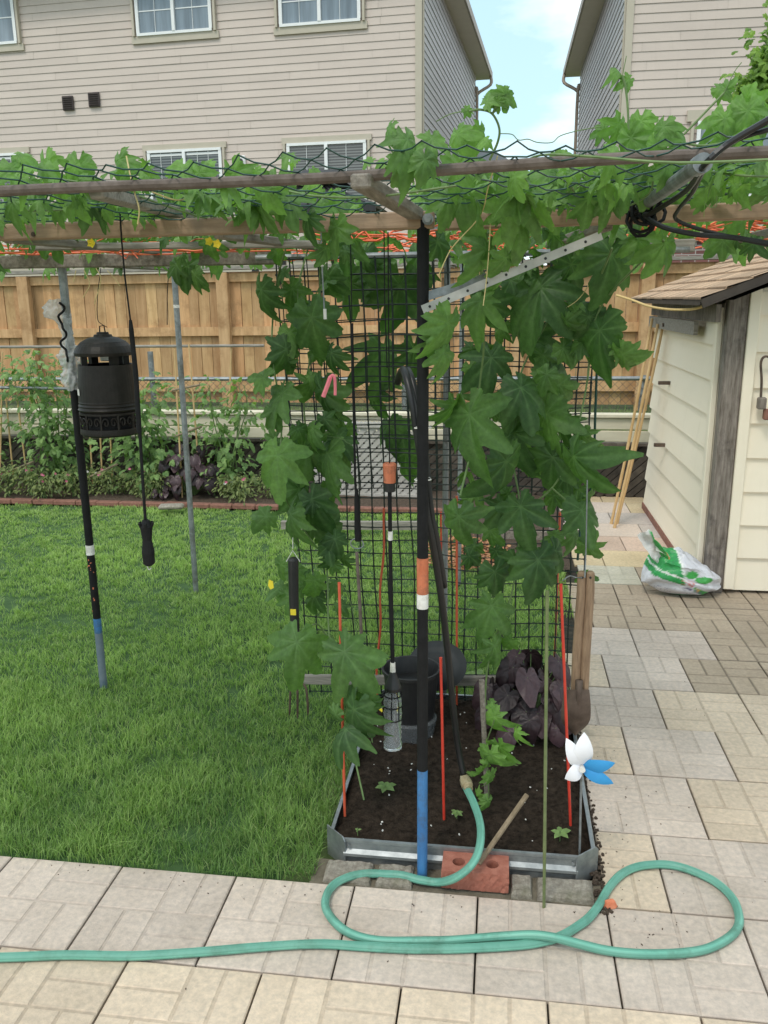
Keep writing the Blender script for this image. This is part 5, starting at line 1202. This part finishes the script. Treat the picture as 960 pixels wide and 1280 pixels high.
# --- vine on the right half
root = thing('bitter_melon_vine', 'dense dark lobed vine covering the right half of the trellis net', 'vine', (.05, 2.9, .05), 'vines on the pergola')
lv = Leaves()
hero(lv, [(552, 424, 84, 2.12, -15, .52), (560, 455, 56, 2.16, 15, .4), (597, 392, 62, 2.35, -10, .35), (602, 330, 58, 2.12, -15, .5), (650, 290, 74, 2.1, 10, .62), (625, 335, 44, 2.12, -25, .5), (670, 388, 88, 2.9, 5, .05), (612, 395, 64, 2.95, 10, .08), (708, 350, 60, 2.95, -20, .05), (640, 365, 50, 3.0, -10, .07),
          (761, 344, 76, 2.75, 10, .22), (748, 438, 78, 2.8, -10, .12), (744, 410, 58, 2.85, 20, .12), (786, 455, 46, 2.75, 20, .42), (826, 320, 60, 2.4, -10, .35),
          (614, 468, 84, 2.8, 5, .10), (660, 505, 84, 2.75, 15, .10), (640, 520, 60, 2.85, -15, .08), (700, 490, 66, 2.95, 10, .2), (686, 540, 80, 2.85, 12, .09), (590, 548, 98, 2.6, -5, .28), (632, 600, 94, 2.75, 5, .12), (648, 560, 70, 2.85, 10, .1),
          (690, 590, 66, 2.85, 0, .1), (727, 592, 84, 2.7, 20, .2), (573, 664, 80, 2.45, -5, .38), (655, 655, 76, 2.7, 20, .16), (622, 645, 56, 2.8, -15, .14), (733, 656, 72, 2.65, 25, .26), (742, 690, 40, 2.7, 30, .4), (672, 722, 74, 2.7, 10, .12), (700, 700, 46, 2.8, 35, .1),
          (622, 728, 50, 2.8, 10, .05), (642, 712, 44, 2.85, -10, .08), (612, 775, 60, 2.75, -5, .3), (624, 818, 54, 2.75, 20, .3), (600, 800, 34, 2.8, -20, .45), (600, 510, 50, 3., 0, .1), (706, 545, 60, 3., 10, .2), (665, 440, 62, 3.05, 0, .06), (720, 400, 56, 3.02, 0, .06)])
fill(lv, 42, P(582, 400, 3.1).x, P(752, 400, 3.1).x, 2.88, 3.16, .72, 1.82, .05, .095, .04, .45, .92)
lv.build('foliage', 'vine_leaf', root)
b = MB(); stems(b, [[G(610, 985, .06), P(606, 900, 2.75), P(612, 820, 2.75), P(640, 740, 2.8), P(650, 640, 2.85), P(640, 560, 2.9), P(650, 470, 3.0), P(690, 390, 3.05), P(720, 310, 3.0)],
          [P(650, 640, 2.85), P(690, 610, 2.85), P(715, 560, 2.85), P(735, 470, 2.9), P(740, 380, 2.9), P(765, 310, 2.6)], [P(640, 560, 2.9), P(600, 520, 2.8), P(605, 430, 2.7), P(600, 360, 2.4), P(610, 290, 2.2)],
          [P(690, 610, 2.85), P(722, 640, 2.75), P(745, 680, 2.7)], [P(600, 520, 2.8), P(575, 620, 2.5)], [P(740, 410, 2.85), P(760, 370, 2.8), P(830, 300, 2.4)]], .0034)
b.build('stem', 'stem', root)
for q_ in [[P(622, 195, 1.9), P(610, 235, 1.95), P(600, 270, 2.05), P(565, 310, 2.1), P(548, 345, 2.1)], [P(614, 240, 2.1), P(612, 300, 2.1), P(608, 350, 2.1), P(604, 382, 2.1)], [P(700, 390, 2.9), P(725, 372, 2.85), P(745, 340, 2.8)]]: b = MB(); stems(b, [q_], .0014); b.build('tendril', 'dry_tendril', root)

# --- canopy vines lying over the top
ztop = P(300, 283, YB1).z
root = thing('bitter_melon_vine', 'leafy vine sprawling over the pergola top at the left', 'vine', (-1.4, 2.6, ztop), 'vines on the pergola')
lv = Leaves()
def zr_(a, b_): return (ztop+a, ztop+b_)
fill(lv, 330, -2.5, -.46, 2.2, 3.3, ztop+.03, ztop+.12, .04, .075, .3, .95, .3, LO)
fill(lv, 70, -1.6, -.5, 1.76, 2.2, ztop+.025, ztop+.075, .035, .065, .3, .9, .2, HI)
fill(lv, 26, -2.4, -.3, 2.3, 3.2, ztop-.03, ztop+.04, .045, .08, .05, .35, .5, LO)
fill(lv, 110, -3.3, -.4, 3.3, 4.6, ztop-.01, ztop+.12, .07, .11, .2, .8, .3, LO)
hero(lv, [(65, 232, 70, 2.1, 0, .8), (20, 225, 60, 2.1, 20, .8), (100, 225, 50, 2.05, -10, .7), (150, 215, 60, 2.2, 0, .75), (110, 262, 52, 2.0, 5, .10), (225, 225, 54, 2.1, 0, .7), (300, 235, 60, 2.1, 10, .6), (345, 245, 60, 2.1, 0, .5), (330, 270, 50, 2.05, 10, .45), (385, 285, 50, 2.1, 5, .3), (250, 230, 44, 2.1, 0, .8),
          (230, 345, 44, 3.1, -10, .3), (215, 338, 36, 3.1, -40, .25), (244, 352, 32, 3.1, 20, .5), (265, 312, 40, 2.7, 0, .3), (70, 312, 40, 2.8, 10, .3), (420, 300, 60, 2.15, 10, .3), (405, 320, 36, 2.2, 0, .25), (360, 262, 44, 2.05, 0, .4)])
fill(lv, 300, -2.4, -.42, 1.72, 2.9, ztop+.04, ztop+.11, .024, .055, .4, 1., .4, LO)
lv.build('foliage', 'vine_leaf', root)
b = MB()
for i in range(12):
    x = random.uniform(-2.2, -.5); y = random.uniform(1.8, 2.6); an = random.uniform(0, 6.28); b.tube(smooth_path([Vector((x+.13*t*math.cos(an+t*.2), y+.13*t*math.sin(an+t*.2), ztop+.05+.03*math.sin(t+i))) for t in range(6)], 4), .0025, 5)
b.build('stem', 'stem', root)
for q_ in [[P(158, 195, 1.75), P(162, 215, 1.74), P(168, 240, 1.73), P(174, 262, 1.73), P(172, 280, 1.74)], [P(105, 338, 3.2), P(112, 355, 3.2), P(104, 372, 3.2)], [P(120, 335, 3.2), P(126, 350, 3.2), P(118, 380, 3.2)], [P(95, 338, 3.2), P(92, 352, 3.2)], [P(134, 338, 3.2), P(145, 350, 3.2), P(150, 358, 3.2)], [P(190, 240, 1.75), P(220, 250, 1.8), P(240, 246, 1.9)]]: b = MB(); stems(b, [q_], .0016); b.build('tendril', 'dry_tendril', root)
for (u, v, Y) in ((115, 304, 2.2), (272, 305, 2.3), (262, 302, 2.35)):
    c_ = P(u, v, Y); b = MB()
    for k in range(5): a = k*1.256; q = c_+Vector((.007*math.cos(a), -.003, .007*math.sin(a))); b.add([c_, q+Vector((.006*math.sin(a), 0, -.006*math.cos(a))), q+Vector((.006*math.cos(a), -.004, .006*math.sin(a))), q+Vector((-.006*math.sin(a), 0, .006*math.cos(a)))], [(0, 1, 2, 3)])
    b.build('flower', 'yellow_flower', root)

root = thing('bitter_melon_vine', 'bright vine sprawling over the pergola top at the right with shoots against the sky', 'vine', (.5, 2.4, ztop), 'vines on the pergola')
lv = Leaves()
fill(lv, 300, -.30, 1.6, 2.2, 3.3, ztop+.03, ztop+.17, .038, .075, .3, .95, .4, LO)
fill(lv, 70, -.05, 1.25, 1.78, 2.2, ztop+.03, ztop+.09, .035, .07, .3, .9, .3, HI)
fill(lv, 26, -.25, 1.2, 2.25, 3.2, ztop-.04, ztop+.03, .05, .08, .08, .4, .5, LO)
fill(lv, 90, -.4, 1.8, 3.3, 4.4, ztop+.0, ztop+.18, .07, .11, .2, .8, .3, LO)
hero(lv, [(515, 195, 66, 1.66, 10, .55), (540, 185, 50, 1.68, -10, .6), (530, 212, 44, 1.66, 0, .4), (575, 178, 50, 1.85, 10, .7), (600, 175, 44, 1.9, 0, .8), (500, 215, 40, 1.7, -25, .5), (570, 225, 60, 2.0, -10, .5), (585, 265, 76, 2.1, 0, .3), (560, 262, 56, 2.1, -20, .4), (655, 245, 70, 2.0, 10, .6), (690, 232, 60, 2.1, 0, .55), (640, 268, 64, 2.05, -10, .55), (675, 262, 60, 2.05, 15, .6),
          (800, 165, 46, 2.0, 0, .75), (825, 175, 54, 1.95, 0, .65), (845, 172, 44, 1.95, 10, .65), (770, 170, 50, 2.1, -20, .7), (790, 190, 50, 1.95, 0, .5), (818, 195, 44, 1.9, 0, .5), (850, 205, 40, 1.9, 0, .5), (905, 165, 56, 2.2, 0, .8), (935, 160, 56, 2.2, 0, .8), (950, 180, 50, 2.2, 0, .7), (900, 190, 50, 2.2, 0, .7), (930, 225, 60, 2.1, 0, .55), (890, 240, 50, 2.1, 0, .35), (760, 260, 40, 2.05, 0, .2), (735, 265, 46, 2.06, 0, .3), (800, 235, 50, 2.1, 0, .5), (955, 240, 44, 2.05, 0, .5),
          (625, 125, 34, 1.85, -60, .6), (616, 122, 26, 1.85, 120, .6), (634, 120, 28, 1.85, 80, .65), (623, 133, 18, 1.85, 20, .6), (585, 140, 14, 1.85, 40, .6), (778, 95, 24, 2., 30, .7), (780, 104, 20, 2., -40, .7), (905, 115, 26, 2.0, 60, .7), (914, 106, 20, 2.0, 120, .7)])
fill(lv, 240, -.3, 1.4, 1.8, 3.0, ztop+.02, ztop+.12, .022, .05, .3, 1., .45, LO)
lv.build('foliage', 'vine_leaf', root)
b = MB(); stems(b, [[P(612, 200, 1.9), P(622, 178, 1.88), P(624, 160, 1.87), P(615, 142, 1.86), P(600, 137, 1.86), P(586, 139, 1.85)], [P(616, 142, 1.86), P(620, 132, 1.85)], [P(786, 180, 2.), P(785, 140, 2.), P(782, 110, 2.), P(778, 95, 2.)], [P(855, 168, 2.), P(880, 142, 2.), P(905, 116, 2.)], [P(850, 178, 2.05), P(880, 182, 2.05), P(920, 175, 2.05), P(960, 165, 2.05)], [P(700, 245, 2.2), P(760, 215, 2.1), P(790, 190, 2.)]], .0026)
for i in range(10):
    x = random.uniform(0, 1.1); y = random.uniform(1.85, 2.6); an = random.uniform(0, 6.28); b.tube(smooth_path([Vector((x+.13*t*math.cos(an+t*.2), y+.13*t*math.sin(an+t*.2), ztop+.05+.03*math.sin(t+i))) for t in range(6)], 4), .0024, 5)
b.build('stem', 'stem', root)
for q_ in [[P(545, 152, 1.85), P(562, 143, 1.85), P(584, 138, 1.85)], [P(625, 167, 1.87), P(640, 168, 1.87), P(648, 175, 1.87), P(660, 174, 1.87), P(672, 178, 1.87), P(690, 178, 1.87), P(700, 170, 1.87), P(720, 164, 1.87), P(752, 158, 1.87)], [P(778, 95, 2.), P(783, 70, 2.)], [P(905, 116, 2.), P(918, 90, 2.), P(927, 78, 2.)], [P(880, 252, 2.05), P(885, 258, 2.05), P(895, 258, 2.05), P(896, 245, 2.05)]]: b = MB(); stems(b, [q_], .001); b.build('tendril', 'stem', root)

# ================================================================== SMALLER PLANTS
def bush(name, label, cat, base, r, h, n, mname, tm, smin, smax, br0, br1, group=None, stemsn=3, up=.4, hue=None, dens=1.):
    base = Vector(base); root = thing(name, label, cat, base, group); lv = Leaves(); b = MB(); tips = []
    for k in range(stemsn):
        a = random.uniform(0, 6.28); pts = [base+Vector((.02*math.cos(a), .02*math.sin(a), -.02))]
        for t in range(1, 6): pts.append(base+Vector((r*.55*t/5*math.cos(a)+random.uniform(-.03, .03), r*.55*t/5*math.sin(a)+random.uniform(-.03, .03), h*t/5)))
        sp = smooth_path(pts, 4); b.tube(sp, [lerp(.008, .003, i/len(sp))*min(1, h*1.3+.2) for i in range(len(sp))], 5); tips.append(sp)
    for i in range(n):
        sp = random.choice(tips); q = random.choice(sp[3:]); off = Vector((random.gauss(0, r*.42), random.gauss(0, r*.35), random.gauss(0, h*.07)))
        p = q+off
        if p.z < base.z+.02: p.z = base.z+random.uniform(.02, .08)
        d = (off+Vector((random.uniform(-.05, .05), random.uniform(-.12, .02), random.uniform(-.08, .04)*1))); 
        d = d.normalized() if d.length > 1e-4 else Vector((0, -1, 0)); d.z -= .25
        lv.put(random.choice(tm), p, d, Vector((random.uniform(-.6, .6), random.uniform(-.9, .2), 1)), random.uniform(smin, smax), random.uniform(br0, br1))
    b.build('stem', 'stem', root); lv.build('foliage', mname, root); return root, tips
toms = [(-40, 600, .36, 1.05, 210, 'tall bushy green tomato plant partly cut off at the left edge'), (75, 605, .40, 1.15, 330, 'tall bushy tomato plant behind the plastic bag and post'), (190, 605, .36, .92, 250, 'bushy tomato plant directly behind the mosquito trap'),
        (290, 600, .33, .95, 120, 'thin loose tomato plant left of the trellis vine'), (262, 600, .25, .55, 60, 'short leafy plant right of the grey pipe post behind the purple plant')]
for (u, v, r, h, n, lab) in toms:
    p = G(u, v, .05); p = P(u, v-2, 7.05); p.z = .05; bush('tomato_plant', lab, 'plant', p, r*.95, h, int(n*2.6), 'plant_leaf', SMALL+OVAL, .03, .078, .25, 1., 'tomato plants in the border', 6)
def ramb(u, v0, v1, Y, m='bamboo', r=.007): b = MB(); p0, p1 = P(u[0], v0, Y), P(u[1], v1, Y); b.tube([p0, p0.lerp(p1, .5), p1], [r, r*1.15, r], 7); return b
cl = [((0, 3), 600, 440, 6.95, 'leftmost bamboo stake in the flower border'), ((17, 5), 600, 470, 7., 'thin dark bamboo stake near the left edge of the border'), ((34, 18), 598, 470, 6.98, 'tilted bamboo stake left of the bagged post'), ((116, 108), 605, 470, 7., 'bamboo stake left of those under the mosquito trap'), ((128, 122), 602, 470, 7., 'middle bamboo stake under the mosquito trap'), ((141, 134), 602, 470, 7., 'rightmost bamboo stake under the mosquito trap'), ((228, 218), 622, 436, 6.85, 'tall bamboo stake just left of the grey pipe post'), ((247, 236), 565, 430, 6.9, 'bamboo stake just right of the grey pipe post'), ((347, 343), 600, 430, 6.9, 'bamboo stake behind the left edge of the trellis vine'), ((287, 289), 500, 435, 7., 'pale thin bamboo stake between grey pipe and trellis')]
for i, (u, v0, v1, Y, lab) in enumerate(cl): o = ramb(u, v0, v1, Y).build('bamboo_stake', 'bamboo', loc=P(u[0], v0, Y)); tag(o, lab, 'stake', 'bamboo stakes in the border')
b = MB(); b.tube([P(-60, 434, 6.98), P(160, 433, 6.98), P(330, 432, 6.98)], .012, 8); o = b.build('bamboo_rail', 'grey_wood', loc=P(150, 433, 6.98)); tag(o, 'long thin horizontal pole tied across the tomato stakes', 'pole')
b = MB(); b.tube([P(-30, 484, 6.9), P(40, 485, 6.9), P(85, 486, 6.9)], .013, 8); o = b.build('bamboo_rail', 'galv', loc=P(40, 485, 6.9)); tag(o, 'short horizontal pole at the far left among the tomato plants', 'pole')
for (u0, v0, u1, v1, lab) in ((0, 594, 42, 577, 'slanting brown stick low in the border at the left'), (110, 597, 147, 580, 'slanting brown stick low under the mosquito trap'), (220, 545, 252, 533, 'short cross stick tied to the bamboo at the grey pipe'), (215, 488, 250, 481, 'upper cross stick tied to the bamboo at the grey pipe')):
    b = MB(); b.tube([P(u0, v0, 6.84), P(u1, v1, 6.84)], .009, 7); o = b.build('cross_stick', 'dead_stick', loc=P(u0, v0, 6.84)); tag(o, lab, 'stick')
# border flowers
for i in range(15):
    u = -12+i*24.5+random.uniform(-5, 5)
    if 228 < u < 262: continue
    p = P(u, 622, 6.80); p.z = .04; p.y += random.uniform(-.05, .16); dark = i == 9
    where = ['partly beyond the left picture edge', 'at the far left of the flower border', 'left of the bagged post in the border', 'just left of the bagged post', 'behind the bagged black post', 'right of the black post foot', 'between black post and hanging rod', 'just left of the hanging rod', 'right beside the hanging rod', 'right of the hanging rod', 'left of the purple plant', 'right of the grey pipe', 'right of the purple plant', 'left of the trellis vine', 'behind the trellis vine edge'][i]
    root, tips = bush('border_flower', 'low bushy flowering plant '+where, 'flower', p, .17, random.uniform(.19, .28), 260, 'border_leaf', OVAL, .025, .05, .1, .95, 'low flowers along the brick edging', 5)
    if i % 3 != 2 or i < 6:
        for k in range(random.choice((2, 3, 4))):
            b = MB(); c_ = p+Vector((random.uniform(-.12, .12), random.uniform(-.14, 0), random.uniform(.14, .25)))
            for q in range(5): a = q*1.256; e = Vector((math.cos(a), -.35, math.sin(a)*.8)); s = Vector((-math.sin(a), 0, math.cos(a))); rr = .015; b.add([c_, c_+e*rr*.6+s*rr*.5, c_+e*rr, c_+e*rr*.6-s*rr*.5], [(0, 1, 2, 3)])
            b.build('flower', 'pink_flower' if i not in (5, 12) else 'white_tape', root)
def purple(base, r, h, n, smin, smax, label, group='purple leaved plants'):
    base = Vector(base); root = thing('purple_sweet_potato', label, 'plant', base, group); lv = Leaves(); b = MB()
    for i in range(n):
        a = random.uniform(0, 6.28); q = math.sqrt(random.uniform(.05, 1)); p = base+Vector((r*q*math.cos(a), r*.8*q*math.sin(a), h*(1-.55*q*q)*random.uniform(.45, 1.05)))
        d = a+random.uniform(-.9, .9); out = Vector((math.cos(d), math.sin(d)-.25, random.uniform(-2.2, -.5))); nr_ = Vector((math.cos(d)*.5+random.uniform(-.5, .5), -.5+math.sin(d)*.4+random.uniform(-.4, .3), .9))
        lv.put(random.choice(HEART), p, out, nr_, random.uniform(smin, smax), random.random()**1.5, random.uniform(.85, 1.1))
        b.tube([base+Vector((0, 0, -.01)), base.lerp(p, .55)+Vector((0, 0, .035)), p], .0022, 5)
    b.build('stem', 'stem', root); lv.build('foliage', 'purple_leaf', root); return root
p = P(243, 618, 6.95); p.z = .04; purple(p, .27, .50, 85, .08, .125, 'large dark purple heart leaved plant beside the grey pipe in the border')
p = P(75+128, 616, 6.8); p.z = .04; purple(p, .09, .14, 24, .04, .06, 'tiny dark purple plant low in the border right of the bagged post')
p = P(662, 905, 3.02); p.z = .06; purple(p, .20, .33, 46, .08, .125, 'dark purple heart leaved plant in the rear right of the metal bed')
p = P(668, 835, 3.36); p.z = .0; purple(p, .16, .20, 26, .06, .09, 'dark purple plant just behind the net outside the metal bed')
# young vine plant tied to the stake, seedlings
root = thing('young_plant', 'young light green vine plant tied to the wooden stake in the bed', 'plant', G(612, 1000, .06)); lv = Leaves()
hero(lv, [(620, 908, 46, 2.5, 10, .75), (630, 945, 44, 2.45, 25, .7), (615, 955, 60, 2.42, 5, .75), (603, 941, 22, 2.5, -30, .85), (612, 975, 34, 2.42, 10, .7), (607, 1008, 26, 2.4, -10, .6), (598, 968, 24, 2.45, -40, .85), (616, 880, 14, 2.6, 40, .6)])
lv.build('foliage', 'vine_leaf', root); b = MB(); stems(b, [[G(612, 1005, .05), P(609, 960, 2.5), P(607, 910, 2.55), P(603, 860, 2.6)], [P(609, 925, 2.52), P(618, 900, 2.5)], [P(609, 960, 2.5), P(615, 945, 2.44)]], .0022); b.build('stem', 'stem', root)
for (u, v, n, s, lab) in ((700, 1046, 5, .034, 'round leaved bright seedling at the right front of the bed'), (571, 1021, 6, .022, 'tiny pale seedling by the hose coupling'), (482, 988, 6, .036, 'small dull green seedling left of the striped post'), (447, 1042, 3, .013, 'tiny seedling at the left front corner of the bed'), (596, 862, 8, .06, 'light green leafy plant behind the foot rail of the net')):
    p = G(u, v, .06) if v > 900 else P(u, 868, 3.35); root = thing('seedling', lab, 'plant', p); lv = Leaves()
    for k in range(n):
        a = 2*math.pi*k/n+.4; lv.put(OVAL[0] if v != 700 else HEART[0], p+Vector((0, 0, .012+(.1*random.random() if v < 900 else 0))), Vector((math.cos(a), math.sin(a), .25)), Vector((0, -.3, 1)), s*random.uniform(.8, 1.15), .85, 1.3)
    lv.build('leaves', 'plant_leaf', root); b = MB(); b.tube([p-Vector((0, 0, .02)), p+Vector((0, 0, .02))], .0016, 5); b.build('stem', 'stem', root)
# tree whose branch enters at the upper right
p = P(1075, 300, 9.2); p.z = .36; root = thing('maple_tree', 'feathery light green tree branch reaching in at the upper right edge', 'tree', p); b = MB(); top = P(1060, 40, 9.2)
b.tube(smooth_path([p-Vector((0, 0, .1)), p+Vector((.05, 0, 1)), p+Vector((-.05, 0, 2.2)), top, top+Vector((.2, 0, 1.))], 5), [lerp(.12, .03, i/20) for i in range(21)], 10); b.build('trunk', 'trunk', root)
lv = Leaves(); b = MB()
cl_ = [(948, 112, .22), (935, 106, .14), (958, 82, .2), (975, 60, .3), (990, 105, .3), (1020, 80, .4), (1060, 40, .45), (1100, 90, .45), (1040, 140, .3), (1090, -20, .5), (1020, 0, .4), (1130, 30, .5)]
for (u, v, r) in cl_:
    c_ = P(u, v, 9.2); b.tube([top.lerp(p, .2), top.lerp(c_, .5)+Vector((0, 0, .1)), c_], [.03, .015, .006], 6)
    for i in range(int(900*r)):
        q = c_+Vector((random.gauss(0, r*.45), random.gauss(0, r*.45), random.gauss(0, r*.35))); lv.put(random.choice(SMALL), q, Vector((random.uniform(-1, 1), random.uniform(-1, .3), random.uniform(-1, .2))), Vector((random.uniform(-.6, .6), -.6, 1)), random.uniform(.05, .09), random.uniform(.2, 1))
b.build('branch', 'trunk', root); lv.build('crown', 'tree_leaf', root)
for (px, lab) in ((612, 'leafy tree far behind the canopy low in the gap, nearer the left house'), (690, 'leafy tree far behind the canopy low in the gap, nearer the right house')):
    c_ = P(px, 268, 34); bs = Vector((c_.x, 34, .36)); root = thing('far_tree', lab, 'tree', bs, 'trees in the gap between the houses'); b = MB(); b.tube([bs, bs.lerp(c_, .6), c_], [.16, .12, .05], 8); b.build('trunk', 'trunk', root); lv = Leaves()
    for i in range(1500):
        q = c_+Vector((random.gauss(0, .75), random.gauss(0, .6), random.gauss(-.3, .75))); lv.put(random.choice(SMALL), q, rv()+Vector((0, -.2, -.3)), Vector((random.uniform(-.6, .6), -.6, 1)), random.uniform(.15, .26), random.uniform(.0, .8))
    lv.build('crown', 'tree_leaf', root)
# grass strip and shrubs beyond the chain link
lv = Leaves()
b = MB(); V = []; Fq = []
for i in range(2600):
    x = random.uniform(-3.2, 2.2); y = random.uniform(7.9, 8.9); h = random.uniform(.12, .30); a = random.uniform(0, 6.28); w = .006; l = random.uniform(-.08, .08)
    k = random.uniform(.2, .8); b.add([(x-w*math.cos(a), y-w*math.sin(a), .35), (x+w*math.cos(a), y+w*math.sin(a), .35), (x+l, y+l, .36+h)], [(0, 1, 2)], [(k*.4, .2, 0), (k*.4, .2, 0), (k, .3, 0)])
o = b.build('tall_grass', 'grass'); o['kind'] = 'stuff'; tag(o, 'strip of tall grass along the chain link fence', 'grass')

# ================================================================== LIGHT, SKY, CAMERA
w = bpy.data.worlds.new('World'); bpy.context.scene.world = w; w.use_nodes = True; nt = w.node_tree
bg = nt.nodes['Background']; bg.inputs['Strength'].default_value = .15
sky = nt.nodes.new('ShaderNodeTexSky'); sky.sky_type = 'NISHITA'; sky.sun_disc = False; SE, SA = R(56), R(205)
sky.sun_elevation = SE; sky.sun_rotation = SA; sky.altitude = 100; sky.air_density = 1.; sky.dust_density = 1.6; sky.ozone_density = 1.
tc = nt.nodes.new('ShaderNodeTexCoord'); mp = nt.nodes.new('ShaderNodeMapping'); mp.inputs['Scale'].default_value = (1, 1, 2.4); mp.inputs['Location'].default_value = (.3, .15, .2)
nt.links.new(tc.outputs['Generated'], mp.inputs[0]); nz = nt.nodes.new('ShaderNodeTexNoise'); nz.inputs['Scale'].default_value = 2.6; nz.inputs['Detail'].default_value = 7; nz.inputs['Roughness'].default_value = .55
nt.links.new(mp.outputs[0], nz.inputs['Vector'])
cf = ramp(nt, nz.outputs['Fac'], [(.42, (.1, .1, .1)), (.66, (1, 1, 1))])
tint = mix(nt, .55, sky.outputs[0], (4.9, 8.2, 9.2, 1))
col = mix(nt, cf, tint, (11.2, 11.0, 10.7, 1)); nt.links.new(col, bg.inputs[0])
sd = bpy.data.lights.new('sun', 'SUN'); sd.energy = 1.5; sd.angle = R(14); sd.color = (1, .94, .84); so = bpy.data.objects.new('sun', sd); C.objects.link(so)
dirv = Vector((math.sin(SA)*math.cos(SE), math.cos(SA)*math.cos(SE), math.sin(SE))); so.rotation_euler = dirv.to_track_quat('Z', 'Y').to_euler()
cam = bpy.data.cameras.new('camera'); co_ = bpy.data.objects.new('camera', cam); C.objects.link(co_); bpy.context.scene.camera = co_
mw = Matrix((RT, UP, -f_)).transposed().to_4x4(); mw.translation = EYE; co_.matrix_world = mw
cam.sensor_fit = 'VERTICAL'; cam.sensor_height = 24.; cam.lens = F/1280*24.; cam.clip_end = 3000; cam.clip_start = .05
sc = bpy.context.scene; sc.view_settings.view_transform = 'Standard'; sc.view_settings.look = 'None'; sc.view_settings.exposure = 0; sc.view_settings.gamma = 1
sc.cycles.max_bounces = 8; sc.cycles.transparent_max_bounces = 12
